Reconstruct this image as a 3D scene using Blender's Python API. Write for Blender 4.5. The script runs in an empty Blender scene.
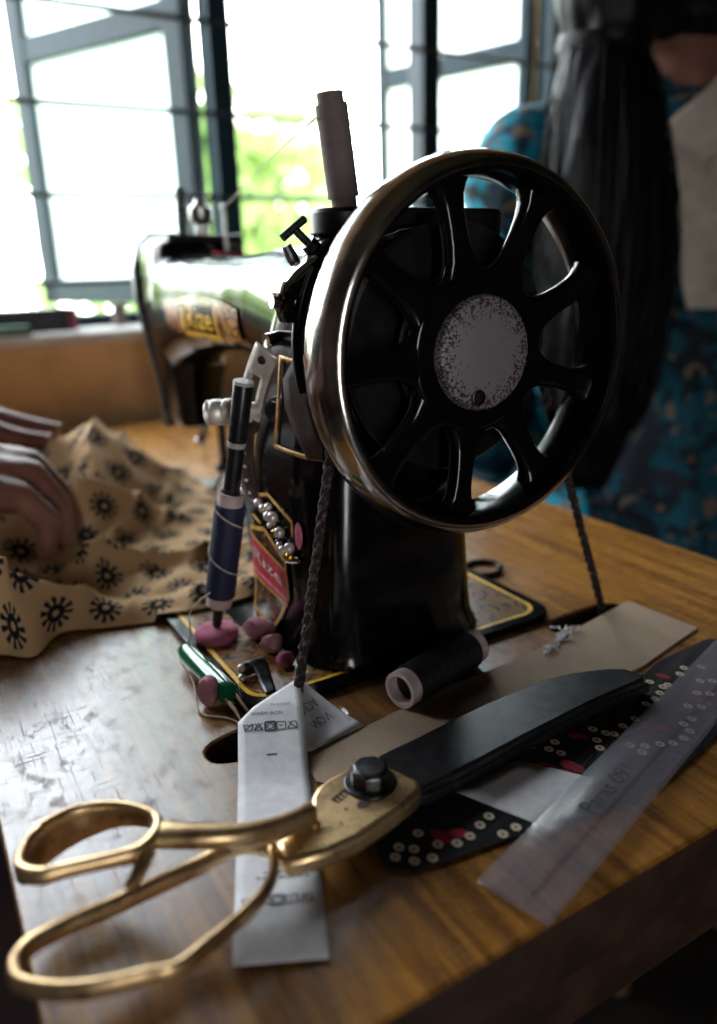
import bpy, bmesh, math, random
from mathutils import Vector, Matrix, noise
random.seed(7)
TZ = 0.75                      # table top height above the floor; all local z values are measured from the table top
C = bpy.context.scene.collection
PI = math.pi

# ------------------------------------------------------------------ node helpers
class NT:
    def __init__(s, m):
        s.t = m.node_tree; s.n = s.t.nodes; s.l = s.t.links
    def node(s, typ, **kw):
        n = s.n.new(typ)
        for k, v in kw.items(): setattr(n, k, v)
        return n
    def put(s, sock, v):
        if hasattr(v, 'is_output'): s.l.new(v, sock)
        elif isinstance(v, (tuple, list)):
            v = tuple(v)
            sock.default_value = v + (1,) if (len(v) == 3 and len(sock.default_value) == 4) else v
        else: sock.default_value = v
    def m(s, op, a, b=0.0, c=0.0):
        n = s.node('ShaderNodeMath', operation=op)
        for i, v in enumerate((a, b, c)): s.put(n.inputs[i], v)
        return n.outputs[0]
    def ss(s, x, a, b):
        n = s.node('ShaderNodeMapRange', interpolation_type='SMOOTHSTEP')
        s.put(n.inputs[0], x); n.inputs[1].default_value = a; n.inputs[2].default_value = b
        return n.outputs[0]
    def mix(s, f, a, b):
        n = s.node('ShaderNodeMix', data_type='RGBA')
        s.put(n.inputs[0], f); s.put(n.inputs[6], a); s.put(n.inputs[7], b)
        return n.outputs[2]
    def coord(s, which='Object', scale=(1, 1, 1), rot=(0, 0, 0), loc=(0, 0, 0)):
        tc = s.node('ShaderNodeTexCoord'); mp = s.node('ShaderNodeMapping')
        s.l.new(tc.outputs[which], mp.inputs[0])
        mp.inputs[1].default_value = loc; mp.inputs[2].default_value = rot; mp.inputs[3].default_value = scale
        return mp.outputs[0]
    def noise(s, vec, scale, detail=4, rough=0.55, dist=0.0):
        n = s.node('ShaderNodeTexNoise'); s.put(n.inputs['Vector'], vec)
        n.inputs['Scale'].default_value = scale; n.inputs['Detail'].default_value = detail
        n.inputs['Roughness'].default_value = rough; n.inputs['Distortion'].default_value = dist
        return n.outputs[0]
    def voro(s, vec, scale, feature='F1', out='Distance'):
        n = s.node('ShaderNodeTexVoronoi', feature=feature); s.put(n.inputs['Vector'], vec)
        n.inputs['Scale'].default_value = scale
        return n.outputs[out]
    def bump(s, h, strength, dist=0.001):
        n = s.node('ShaderNodeBump'); s.put(n.inputs['Height'], h)
        n.inputs['Strength'].default_value = strength; n.inputs['Distance'].default_value = dist
        return n.outputs[0]

def newmat(name):
    m = bpy.data.materials.new(name); m.use_nodes = True
    t = NT(m); b = m.node_tree.nodes['Principled BSDF']
    return m, t, b

def simple(name, col, rough=0.5, metal=0.0, var=0.15, scale=60, bump=0.0, coat=0.0, spec=0.5, col2=None, rvar=0.1):
    """a principled surface whose colour and roughness vary with object-space noise"""
    m, t, b = newmat(name)
    v = t.coord()
    n = t.noise(v, scale, 5)
    c2 = col2 if col2 else tuple(max(0, c * (1 - 2 * var)) for c in col)
    c1 = col if col2 else tuple(min(1, c * (1 + var)) for c in col)
    t.put(b.inputs['Base Color'], t.mix(t.ss(n, 0.3, 0.7), c2, c1))
    t.put(b.inputs['Roughness'], t.m('ADD', rough - rvar / 2, t.m('MULTIPLY', n, rvar)))
    b.inputs['Metallic'].default_value = metal
    b.inputs['Coat Weight'].default_value = coat
    b.inputs['Coat Roughness'].default_value = 0.06
    b.inputs['Specular IOR Level'].default_value = spec
    if bump: t.put(b.inputs['Normal'], t.bump(n, bump))
    return m

M = {}
M['enamel'] = simple('black_enamel', (0.003, 0.003, 0.0035), 0.14, 0, 0.2, 90, 0.015, 0.0, 0.34)
M['enamel_dull'] = simple('worn_black_enamel', (0.004, 0.0035, 0.0035), 0.35, 0, 0.3, 70, 0.05)
M['chrome'] = simple('old_nickel', (0.62, 0.58, 0.53), 0.17, 1, 0.12, 120, 0.0, rvar=0.12)
M['bright'] = simple('bright_worn_plate', (0.80, 0.74, 0.68), 0.45, 0.6, 0.1, 150)
M['steel'] = simple('dull_steel', (0.50, 0.49, 0.47), 0.32, 1, 0.15, 150)
M['darksteel'] = simple('dark_steel', (0.10, 0.10, 0.105), 0.36, 1, 0.3, 160, 0.03)
M['bladesteel'] = simple('blackened_blade_steel', (0.085, 0.085, 0.09), 0.33, 0.9, 0.12, 150, 0.03, rvar=0.14)
M['gold'] = simple('gold_transfer', (0.55, 0.29, 0.06), 0.4, 0.15, 0.2, 300)
M['yellow'] = simple('yellow_transfer', (0.85, 0.47, 0.03), 0.35, 0.0, 0.15, 300)
M['red'] = simple('red_transfer', (0.42, 0.02, 0.04), 0.35, 0, 0.2, 200)
M['pinkline'] = simple('pink_transfer', (0.62, 0.16, 0.22), 0.4, 0, 0.2, 200)
M['pale'] = simple('pale_transfer', (0.6, 0.5, 0.5), 0.4, 0, 0.2, 200)
M['chalk'] = simple('pink_chalk', (0.44, 0.20, 0.23), 0.9, 0, 0.18, 160, 0.25, spec=0.2)
M['chalk_rose'] = simple('rose_chalk', (0.36, 0.10, 0.16), 0.9, 0, 0.18, 160, 0.25, spec=0.2)
M['blackplastic'] = simple('black_plastic', (0.012, 0.012, 0.014), 0.28, 0, 0.2, 90)
M['whiteplastic'] = simple('grey_white_plastic', (0.42, 0.40, 0.38), 0.5, 0, 0.15, 90)
M['greenplastic'] = simple('green_plastic', (0.0, 0.12, 0.045), 0.14, 0, 0.15, 90, coat=0.4)
M['cardtube'] = simple('pinkish_card_tube', (0.50, 0.38, 0.36), 0.8, 0, 0.12, 150)
M['cone_thread'] = simple('taupe_thread', (0.17, 0.125, 0.125), 0.85, 0, 0.05, 300, 0.1)
M['thread'] = simple('cream_thread', (0.55, 0.47, 0.38), 0.8, 0, 0.15, 400)
M['felt'] = simple('red_felt', (0.40, 0.01, 0.015), 0.9, 0, 0.2, 200)
M['pearl'] = simple('pearl', (0.62, 0.52, 0.48), 0.16, 0.25, 0.08, 200, coat=0.7)
M['goldbead'] = simple('gold_bead', (0.55, 0.32, 0.05), 0.2, 0.8, 0.1, 200)
M['bluebead'] = simple('blue_bead', (0.02, 0.06, 0.25), 0.2, 0.2, 0.1, 200)
M['leather'] = simple('brown_leather', (0.045, 0.018, 0.012), 0.75, 0, 0.3, 120, 0.2)
M['paper'] = simple('white_paper', (0.78, 0.755, 0.76), 0.8, 0, 0.05, 200)
M['ink'] = simple('grey_ink', (0.05, 0.05, 0.065), 0.7, 0, 0.2, 500)
M['palerink'] = simple('faded_ink', (0.22, 0.21, 0.24), 0.7, 0, 0.2, 500)
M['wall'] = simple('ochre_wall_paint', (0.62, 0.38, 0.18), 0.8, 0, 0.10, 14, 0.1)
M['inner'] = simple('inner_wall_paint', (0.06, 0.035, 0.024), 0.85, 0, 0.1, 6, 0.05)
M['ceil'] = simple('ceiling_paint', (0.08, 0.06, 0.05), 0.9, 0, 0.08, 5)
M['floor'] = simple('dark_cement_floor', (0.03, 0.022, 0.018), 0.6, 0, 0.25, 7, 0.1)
M['sill'] = simple('white_sill_paint', (0.62, 0.58, 0.54), 0.5, 0, 0.08, 30)
M['frame'] = simple('blue_window_paint', (0.008, 0.024, 0.037), 0.55, 0, 0.15, 40, 0.0, 0.0, 0.25)
M['bars'] = simple('dark_iron', (0.012, 0.015, 0.022), 0.5, 0.2, 0.25, 60)
M['skin'] = simple('brown_skin', (0.20, 0.088, 0.065), 0.42, 0, 0.10, 70, 0.12)
M['nail'] = simple('finger_nail', (0.34, 0.17, 0.14), 0.3, 0, 0.06, 90)
M['lips'] = simple('lips', (0.16, 0.04, 0.04), 0.4, 0, 0.1, 90)
M['eye'] = simple('eye', (0.55, 0.52, 0.5), 0.2, 0, 0.05, 90)
M['hair'] = simple('black_hair', (0.003, 0.0025, 0.004), 0.5, 0, 0.3, 90, 0.1, 0.0, 0.18)
M['creamcloth'] = simple('cream_cloth', (0.50, 0.44, 0.36), 0.85, 0, 0.08, 60, 0.08)
M['maroon'] = simple('dark_maroon_cloth', (0.02, 0.006, 0.008), 0.85, 0, 0.15, 60, 0.1)
M['bookcover'] = simple('dark_book_cover', (0.018, 0.02, 0.03), 0.4, 0, 0.2, 60)
M['bookpink'] = simple('pink_book_spine', (0.35, 0.06, 0.11), 0.5, 0, 0.2, 60)
M['pagewhite'] = simple('book_pages', (0.6, 0.58, 0.54), 0.8, 0, 0.1, 300)
M['lint'] = simple('white_lint', (0.85, 0.83, 0.84), 0.9, 0, 0.05, 300)
M['tin'] = simple('green_tin', (0.08, 0.17, 0.10), 0.4, 0, 0.2, 60)
M['bobbinwood'] = simple('brown_wooden_reel', (0.14, 0.095, 0.045), 0.6, 0, 0.2, 120)
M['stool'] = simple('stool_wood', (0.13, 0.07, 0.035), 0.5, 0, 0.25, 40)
M['bark'] = simple('bark', (0.07, 0.05, 0.035), 0.9, 0, 0.3, 20, 0.3)
M['grass'] = simple('grass', (0.14, 0.26, 0.06), 0.9, 0, 0.3, 3)
M['roof'] = simple('far_house_wall', (0.55, 0.42, 0.38), 0.8, 0, 0.15, 6)

def wood():
    m, t, b = newmat('varnished_table_wood')
    v = t.coord('Object', scale=(1, 20, 6))
    g1 = t.noise(v, 9, 8, 0.66, 0.3)
    g2 = t.noise(t.coord('Object', scale=(1, 30, 6)), 40, 4, 0.6)
    base = t.mix(t.ss(g1, 0.34, 0.66), (0.15, 0.055, 0.009), (0.44, 0.19, 0.030))
    base = t.mix(t.m('MULTIPLY', t.ss(g2, 0.50, 0.68), 0.5), base, (0.055, 0.018, 0.006))
    # the worn, greyed area where hands and cloth rub: an oval left of and in front of the machine
    sx = t.node('ShaderNodeSeparateXYZ'); t.l.new(t.coord('Object'), sx.inputs[0])
    X, Y = sx.outputs[0], sx.outputs[1]
    dx = t.m('DIVIDE', t.m('ADD', X, 0.055), 0.16); dy = t.m('DIVIDE', t.m('ADD', Y, 0.12), 0.19)
    r = t.m('SQRT', t.m('ADD', t.m('MULTIPLY', dx, dx), t.m('MULTIPLY', dy, dy)))
    blot = t.noise(t.coord('Object'), 34, 6, 0.6)
    r = t.m('ADD', r, t.m('MULTIPLY', t.m('SUBTRACT', blot, 0.5), 1.1))
    worn = t.m('SUBTRACT', 1.0, t.ss(r, 0.55, 1.15))
    col = t.mix(t.m('MULTIPLY', worn, 0.45), base, (0.075, 0.042, 0.026))
    # scratches: stretched noise ridges in two directions
    s1 = t.noise(t.coord('Object', scale=(3, 90, 1), rot=(0, 0, 0.5)), 18, 3, 0.5, 0.6)
    s2 = t.noise(t.coord('Object', scale=(80, 4, 1), rot=(0, 0, 0.3)), 14, 3, 0.5, 0.6)
    sc = t.m('MAXIMUM', t.ss(s1, 0.60, 0.67), t.ss(s2, 0.62, 0.69))
    sc = t.m('MAXIMUM', sc, t.m('MULTIPLY', worn, t.ss(t.noise(t.coord('Object', scale=(1, 1.6, 1), rot=(0, 0, 0.5)), 75, 6, 0.7), 0.52, 0.66)))
    col = t.mix(t.m('MULTIPLY', sc, t.m('MULTIPLY', worn, 0.5)), col, (0.035, 0.02, 0.014))
    t.put(b.inputs['Base Color'], col)
    t.put(b.inputs['Roughness'], t.m('ADD', t.m('ADD', 0.19, t.m('MULTIPLY', blot, 0.16)), t.m('MULTIPLY', sc, 0.26)))
    b.inputs['Specular IOR Level'].default_value = 0.6
    b.inputs['Coat Weight'].default_value = 0.2; t.put(b.inputs['Coat Roughness'], t.m('ADD', 0.12, t.m('ADD', t.m('MULTIPLY', blot, 0.12), t.m('MULTIPLY', sc, 0.25))))
    h = t.m('ADD', t.m('MULTIPLY', g1, 0.5), t.m('MULTIPLY', blot, 0.6))
    t.put(b.inputs['Normal'], t.bump(h, 0.07, 0.0010))
    return m
M['wood'] = wood()
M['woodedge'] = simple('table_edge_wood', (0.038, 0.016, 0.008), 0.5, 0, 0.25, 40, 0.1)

def brass():
    m, t, b = newmat('worn_brass')
    v = t.coord()
    n = t.noise(v, 55, 6, 0.62); n2 = t.noise(v, 260, 3)
    c = t.mix(t.ss(n, 0.30, 0.62), (0.27, 0.16, 0.085), (0.74, 0.52, 0.27))
    c = t.mix(t.m('MULTIPLY', t.ss(n2, 0.62, 0.72), 0.6), c, (0.07, 0.045, 0.03))
    t.put(b.inputs['Base Color'], c)
    b.inputs['Metallic'].default_value = 0.85
    t.put(b.inputs['Roughness'], t.m('ADD', 0.24, t.m('MULTIPLY', n, 0.22)))
    t.put(b.inputs['Normal'], t.bump(n2, 0.05))
    return m
M['brass'] = brass()

def capmat():
    m, t, b = newmat('pitted_hub_metal')
    v = t.coord()
    sx = t.node('ShaderNodeSeparateXYZ'); t.l.new(v, sx.inputs[0])
    y, z = t.m('SUBTRACT', sx.outputs[1], 0.015), t.m('SUBTRACT', sx.outputs[2], 0.158)
    r = t.m('SQRT', t.m('ADD', t.m('MULTIPLY', y, y), t.m('MULTIPLY', z, z)))
    edge = t.ss(r, 0.003, 0.025)
    p = t.noise(v, 900, 3, 0.6)
    q = t.noise(v, 210, 4, 0.6)
    thr = t.m('SUBTRACT', 0.70, t.m('MULTIPLY', edge, 0.215))
    pit = t.ss(t.m('SUBTRACT', t.m('ADD', t.m('MULTIPLY', p, 0.7), t.m('MULTIPLY', q, 0.3)), thr), -0.02, 0.03)
    t.put(b.inputs['Base Color'], t.mix(pit, (0.38, 0.33, 0.345), (0.035, 0.022, 0.025)))
    t.put(b.inputs['Metallic'], t.m('SUBTRACT', 0.55, t.m('MULTIPLY', pit, 0.4)))
    t.put(b.inputs['Roughness'], t.m('ADD', 0.38, t.m('MULTIPLY', pit, 0.35)))
    t.put(b.inputs['Normal'], t.bump(t.m('SUBTRACT', 1.0, pit), 0.25, 0.0004))
    return m
M['cap'] = capmat()

def flowercloth():
    m, t, b = newmat('cream_cotton_with_black_flowers')
    uv = t.node('ShaderNodeUVMap').outputs[0]
    sp = t.node('ShaderNodeSeparateXYZ'); t.l.new(uv, sp.inputs[0])
    pitch = 0.0335
    u, v = t.m('DIVIDE', sp.outputs[0], pitch), t.m('DIVIDE', sp.outputs[1], pitch * 0.86)
    row = t.m('FLOOR', v)
    u = t.m('ADD', u, t.m('MULTIPLY', t.m('MODULO', t.m('ABSOLUTE', row), 2.0), 0.5))
    a = t.m('SUBTRACT', t.m('FRACT', u), 0.5); c = t.m('MULTIPLY', t.m('SUBTRACT', t.m('FRACT', v), 0.5), 0.86)
    r = t.m('SQRT', t.m('ADD', t.m('MULTIPLY', a, a), t.m('MULTIPLY', c, c)))
    th = t.m('ARCTAN2', c, a)
    pet = t.ss(t.m('COSINE', t.m('MULTIPLY', th, 11.0)), -0.35, 0.15)
    band = t.m('MULTIPLY', t.ss(r, 0.17, 0.19), t.m('SUBTRACT', 1.0, t.ss(r, 0.315, 0.345)))
    ring = t.m('MULTIPLY', t.ss(r, 0.055, 0.075), t.m('SUBTRACT', 1.0, t.ss(r, 0.17, 0.19)))
    mask = t.m('MAXIMUM', t.m('MULTIPLY', pet, band), ring)
    w = t.noise(uv, 2500, 2); st = t.noise(uv, 26, 4)
    base = t.mix(st, (0.50, 0.30, 0.14), (0.66, 0.44, 0.24))
    t.put(b.inputs['Base Color'], t.mix(mask, base, (0.012, 0.013, 0.02)))
    b.inputs['Roughness'].default_value = 0.9
    b.inputs['Specular IOR Level'].default_value = 0.2
    t.put(b.inputs['Normal'], t.bump(w, 0.2, 0.0004))
    # thin cotton lets some daylight through
    tr = t.node('ShaderNodeBsdfTranslucent'); t.put(tr.inputs[0], t.mix(mask, base, (0.012, 0.013, 0.02)))
    mx = t.node('ShaderNodeMixShader'); mx.inputs[0].default_value = 0.22
    t.l.new(b.outputs[0], mx.inputs[1]); t.l.new(tr.outputs[0], mx.inputs[2])
    t.l.new(mx.outputs[0], t.n['Material Output'].inputs[0])
    return m
M['flowercloth'] = flowercloth()

def tealprint(name, lo, hi):
    m, t, b = newmat(name)
    v = t.coord()
    n = t.noise(v, 16, 4, 0.5, 2.4); n2 = t.noise(v, 30, 3, 0.5, 1.8); n3 = t.noise(v, 11, 3, 0.5, 1.2)
    c = t.mix(t.ss(n, 0.42, 0.52), lo, hi)
    c = t.mix(t.ss(n2, 0.57, 0.64), c, (0.14, 0.10, 0.07))
    c = t.mix(t.ss(n3, 0.58, 0.64), c, (0.008, 0.012, 0.02))
    t.put(b.inputs['Base Color'], c); b.inputs['Roughness'].default_value = 0.75
    b.inputs['Specular IOR Level'].default_value = 0.3
    return m
M['teal'] = tealprint('shaded_teal_print', (0.0, 0.007, 0.014), (0.0, 0.055, 0.085))  # dress teal, darkened to paint in the shade on the back
M['teal_lit'] = tealprint('lit_teal_print', (0.0, 0.02, 0.04), (0.0, 0.19, 0.28))  # same print made lighter: window light painted into the colour

def blackprint():
    m, t, b = newmat('black_cotton')
    n = t.noise(t.coord(), 900, 2)
    t.put(b.inputs['Base Color'], t.mix(n, (0.008, 0.008, 0.010), (0.016, 0.015, 0.018)))
    b.inputs['Roughness'].default_value = 0.85; b.inputs['Specular IOR Level'].default_value = 0.25
    t.put(b.inputs['Normal'], t.bump(n, 0.2, 0.0003))
    return m
M['blackcloth'] = blackprint()
M['dotprint'] = simple('cream_dot_print', (0.62, 0.50, 0.36), 0.8, 0, 0.1, 500)
M['redprint'] = simple('red_flower_print', (0.33, 0.006, 0.02), 0.8, 0, 0.2, 300)

def cardboard():
    m, t, b = newmat('brown_card')
    v = t.coord(); n = t.noise(v, 420, 4, 0.7); n2 = t.noise(t.coord('Object', scale=(1, 8, 1)), 120, 3)
    t.put(b.inputs['Base Color'], t.mix(t.m('ADD', t.m('MULTIPLY', n, 0.6), t.m('MULTIPLY', n2, 0.4)), (0.25, 0.17, 0.115), (0.46, 0.345, 0.25)))
    b.inputs['Roughness'].default_value = 0.9; b.inputs['Specular IOR Level'].default_value = 0.15
    t.put(b.inputs['Normal'], t.bump(n, 0.25, 0.0004))
    return m
M['card'] = cardboard()

def threadmat(name, col, ax=(1, 1, 60)):
    m, t, b = newmat(name)
    n = t.noise(t.coord('Object', scale=ax), 40, 2)
    t.put(b.inputs['Base Color'], t.mix(n, tuple(c * 0.5 for c in col), tuple(min(1, c * 1.4) for c in col)))
    b.inputs['Roughness'].default_value = 0.6
    t.put(b.inputs['Normal'], t.bump(n, 0.5, 0.0006))
    return m
M['navythread'] = threadmat('navy_thread', (0.006, 0.010, 0.045))
M['blackthread'] = threadmat('black_thread', (0.003, 0.003, 0.004), (1, 60, 1))

def ropemat():
    m, t, b = newmat('frayed_cord')
    n = t.noise(t.coord(), 420, 5, 0.7)
    t.put(b.inputs['Base Color'], t.mix(t.ss(n, 0.50, 0.70), (0.008, 0.005, 0.005), (0.20, 0.13, 0.10)))
    b.inputs['Roughness'].default_value = 0.85
    t.put(b.inputs['Normal'], t.bump(n, 0.6, 0.001))
    return m
M['rope'] = ropemat()

def clear(name):
    """clear acrylic sheet: see-through with surface reflection and a little scratched haze"""
    m, t, b = newmat(name)
    tr = t.node('ShaderNodeBsdfTransparent'); tr.inputs[0].default_value = (0.86, 0.86, 0.90, 1)
    gl = t.node('ShaderNodeBsdfGlossy'); gl.inputs[0].default_value = (1, 1, 1, 1); gl.inputs[1].default_value = 0.16
    d = t.node('ShaderNodeBsdfDiffuse'); d.inputs[0].default_value = (0.55, 0.50, 0.54, 1)
    n = t.noise(t.coord('Object', scale=(60, 1, 1), rot=(0, 0, 0.28)), 60, 4, 0.6)
    fr = t.node('ShaderNodeFresnel'); fr.inputs[0].default_value = 1.49
    m1 = t.node('ShaderNodeMixShader'); t.put(m1.inputs[0], t.m('ADD', 0.13, t.m('MULTIPLY', t.ss(n, 0.45, 0.75), 0.12)))
    t.l.new(tr.outputs[0], m1.inputs[1]); t.l.new(d.outputs[0], m1.inputs[2])
    m2 = t.node('ShaderNodeMixShader'); ge = t.node('ShaderNodeNewGeometry'); t.put(m2.inputs[0], t.m('MULTIPLY', fr.outputs[0], t.m('SUBTRACT', 1.0, ge.outputs['Backfacing'])))
    t.l.new(m1.outputs[0], m2.inputs[1]); t.l.new(gl.outputs[0], m2.inputs[2])
    t.l.new(m2.outputs[0], t.n['Material Output'].inputs[0])
    return m
M['acrylic'] = clear('clear_acrylic')

def frosted():
    """hazy window glass: mostly see-through, partly scattering"""
    m, t, b = newmat('hazy_window_glass')
    out = t.n['Material Output']
    tr = t.node('ShaderNodeBsdfTransparent'); tr.inputs[0].default_value = (0.92, 0.96, 0.97, 1)
    tl = t.node('ShaderNodeBsdfTranslucent')
    n = t.noise(t.coord(), 5, 3)
    t.put(tl.inputs[0], t.mix(n, (0.80, 0.86, 0.88), (0.90, 0.94, 0.95)))
    mx = t.node('ShaderNodeMixShader'); mx.inputs[0].default_value = 0.75
    t.l.new(tr.outputs[0], mx.inputs[1]); t.l.new(tl.outputs[0], mx.inputs[2])
    t.l.new(mx.outputs[0], out.inputs[0])
    return m
M['pane'] = frosted()

def leafmat(name, a, c):
    m, t, b = newmat(name)
    n = t.noise(t.coord(), 2.2, 4)
    col = t.mix(n, a, c)
    t.put(b.inputs['Base Color'], col); b.inputs['Roughness'].default_value = 0.6
    tl = t.node('ShaderNodeBsdfTranslucent'); t.put(tl.inputs[0], col)
    mx = t.node('ShaderNodeMixShader'); mx.inputs[0].default_value = 0.5
    t.l.new(b.outputs[0], mx.inputs[1]); t.l.new(tl.outputs[0], mx.inputs[2])
    t.l.new(mx.outputs[0], t.n['Material Output'].inputs[0])
    return m
M['leaf'] = leafmat('pale_green_leaves', (0.20, 0.34, 0.07), (0.46, 0.58, 0.26))
M['leafdark'] = leafmat('mid_green_leaves', (0.10, 0.22, 0.05), (0.25, 0.42, 0.12))

# bed and arm gold ornament
def ornament(name, teal=True, lo=0.40, k=1.0):
    m, t, b = newmat(name)
    v = t.coord()
    n = t.noise(v, 140, 3, 0.5, 1.5); n2 = t.noise(v, 190, 3, 0.5, 1.0)
    c = t.mix(t.ss(n, lo, lo+0.06), (0.012, 0.03, 0.035) if teal else (0.01, 0.008, 0.008), (0.24*k, 0.115*k, 0.03*k))
    c = t.mix(t.ss(n2, 0.56, 0.62), c, (0.14, 0.03, 0.018))
    t.put(b.inputs['Base Color'], c); b.inputs['Roughness'].default_value = 0.25
    b.inputs['Coat Weight'].default_value = 0.5
    return m
M['ornament'] = ornament('gold_flower_transfer')
M['ornament_black'] = ornament('gold_scroll_transfer', False, 0.46)
M['ornament_arm'] = ornament('gold_arm_transfer', False, 0.48, 2.4)
M['ornament_dark'] = ornament('dark_scroll_transfer', False, 0.56)

# ------------------------------------------------------------------ mesh helpers
class MB:
    """collects geometry in table coordinates; build() links it as ONE mesh object"""
    def __init__(s): s.v = []; s.f = []; s.mi = []; s.uv = {}; s.weld = False
    def add(s, vs, fs, mi=0):
        o = len(s.v); s.v += [tuple(p) for p in vs]
        for f in fs: s.f.append(tuple(o + i for i in f)); s.mi.append(mi)
        return o
    def box(s, lo, hi, mi=0):
        (a, b, c), (d, e, f) = lo, hi
        s.add([(a,b,c),(d,b,c),(d,e,c),(a,e,c),(a,b,f),(d,b,f),(d,e,f),(a,e,f)],
              [(0,3,2,1),(4,5,6,7),(0,1,5,4),(1,2,6,5),(2,3,7,6),(3,0,4,7)], mi)
    def rings(s, rings, mi=0, cap=True, close=False):
        n = len(rings[0]); o = len(s.v)
        for r in rings: s.v += [tuple(p) for p in r]
        k = len(rings)
        for i in range(k if close else k - 1):
            j = (i + 1) % k
            for q in range(n):
                w = (q + 1) % n
                s.f.append((o+i*n+q, o+i*n+w, o+j*n+w, o+j*n+q)); s.mi.append(mi)
        if cap and not close:
            s.f.append(tuple(o + q for q in reversed(range(n)))); s.mi.append(mi)
            s.f.append(tuple(o + (k-1)*n + q for q in range(n))); s.mi.append(mi)
    def tube(s, pts, r, n=12, mi=0, cap=True, closed=False):
        pts = [Vector(p) for p in pts]; k = len(pts)
        rs = r if isinstance(r, (list, tuple)) else [r] * k
        prev = None; rings = []
        for i, p in enumerate(pts):
            if closed: tg = pts[(i+1) % k] - pts[i-1]
            else: tg = pts[min(i+1, k-1)] - pts[max(i-1, 0)]
            tg.normalize()
            if prev is None:
                a = Vector((0, 0, 1)) if abs(tg.z) < 0.9 else Vector((1, 0, 0))
                u = (a - tg * a.dot(tg)).normalized()
            else:
                u = (prev - tg * prev.dot(tg)).normalized()
            prev = u; w = tg.cross(u)
            rings.append([p + (u*math.cos(2*PI*q/n) + w*math.sin(2*PI*q/n)) * rs[i] for q in range(n)])
        s.rings(rings, mi, cap, closed)
    def sweep(s, pts, hw, hh, n=14, mi=0, closed=False, up=(0, 0, 1), e=2.5):
        """band with a fixed up direction: hw half width sideways, hh half height"""
        pts = [Vector(p) for p in pts]; k = len(pts); up = Vector(up)
        W = hw if isinstance(hw, (list, tuple)) else [hw]*k
        Hh = hh if isinstance(hh, (list, tuple)) else [hh]*k
        rings = []
        for i, p in enumerate(pts):
            tg = (pts[(i+1) % k] - pts[i-1]) if closed else (pts[min(i+1, k-1)] - pts[max(i-1, 0)])
            sd = tg.cross(up).normalized(); u2 = sd.cross(tg).normalized()
            ring = []
            for q in range(n):
                a = 2*PI*q/n; ca, sa = math.cos(a), math.sin(a)
                ring.append(p + sd * (W[i]*math.copysign(abs(ca)**(2/e), ca)) + u2 * (Hh[i]*math.copysign(abs(sa)**(2/e), sa)))
            rings.append(ring)
        s.rings(rings, mi, True, closed)
    def lathe(s, c, ax, prof, n=32, mi=0, closed=False):
        """prof: (distance along the axis, radius)"""
        c = Vector(c); ax = Vector(ax).normalized()
        a = Vector((0, 0, 1)) if abs(ax.z) < 0.9 else Vector((1, 0, 0))
        u = (a - ax * a.dot(ax)).normalized(); w = ax.cross(u)
        rings = [[c + ax*d + (u*math.cos(2*PI*q/n) + w*math.sin(2*PI*q/n))*max(r, 1e-5) for q in range(n)] for d, r in prof]
        s.rings(rings, mi, not closed, closed)
    def prism(s, poly, z0, z1, mi=0, ztop=None):
        n = len(poly)
        lo = [(x, y, z0) for x, y in poly]
        hi = [(x, y, z1 if ztop is None else ztop(x, y)) for x, y in poly]
        s.add(lo + hi, [tuple(reversed(range(n))), tuple(range(n, 2*n))] + [(i, (i+1) % n, n+(i+1) % n, n+i) for i in range(n)], mi)
    def ball(s, c, r, n=12, mi=0, sc=(1, 1, 1)):
        prof = [(-math.cos(PI*i/n), math.sin(PI*i/n)) for i in range(n+1)]
        rings = [[(c[0]+rr*r*sc[0]*math.cos(2*PI*q/(2*n)), c[1]+rr*r*sc[1]*math.sin(2*PI*q/(2*n)), c[2]+d*r*sc[2]) for q in range(2*n)] for d, rr in [(d, max(q, 1e-4)) for d, q in prof]]
        s.rings(rings, mi)
    def grid(s, rows, mi=0, uv=None):
        k, n = len(rows), len(rows[0]); o = len(s.v)
        for i, r in enumerate(rows):
            for j, p in enumerate(r):
                if uv: s.uv[len(s.v)] = uv[i][j]
                s.v.append(tuple(p))
        for i in range(k-1):
            for j in range(n-1):
                s.f.append((o+i*n+j, o+i*n+j+1, o+(i+1)*n+j+1, o+(i+1)*n+j)); s.mi.append(mi)
    def mesh(s, name, base):
        me = bpy.data.meshes.new(name)
        b = Vector(base)
        me.from_pydata([tuple(Vector(p) - b) for p in s.v], [], s.f)
        me.polygons.foreach_set('material_index', s.mi)
        if s.uv:
            l = me.uv_layers.new(name='UVMap')
            for lp in me.loops: l.data[lp.index].uv = s.uv.get(lp.vertex_index, (0, 0))
        bm = bmesh.new(); bm.from_mesh(me)
        if s.weld: bmesh.ops.remove_doubles(bm, verts=bm.verts, dist=1e-6)
        bmesh.ops.recalc_face_normals(bm, faces=bm.faces); bm.to_mesh(me); bm.free()
        return me
    def build(s, name, mats, parent=None, base=None, smooth=40, bevel=0, label=None, solid=0, fn=None, seg=2):
        if not isinstance(mats, (list, tuple)): mats = [mats]
        if parent is not None: base = parent['_b']
        if base is None:
            xs = [p[0] for p in s.v]; ys = [p[1] for p in s.v]; zs = [p[2] for p in s.v]
            base = ((min(xs)+max(xs))/2, (min(ys)+max(ys))/2, min(zs))
        me = s.mesh(name, base)
        if fn: me = fn(me)
        for m in mats: me.materials.append(m)
        return link(name, me, parent, base, smooth, bevel, label, solid, seg)

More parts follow.
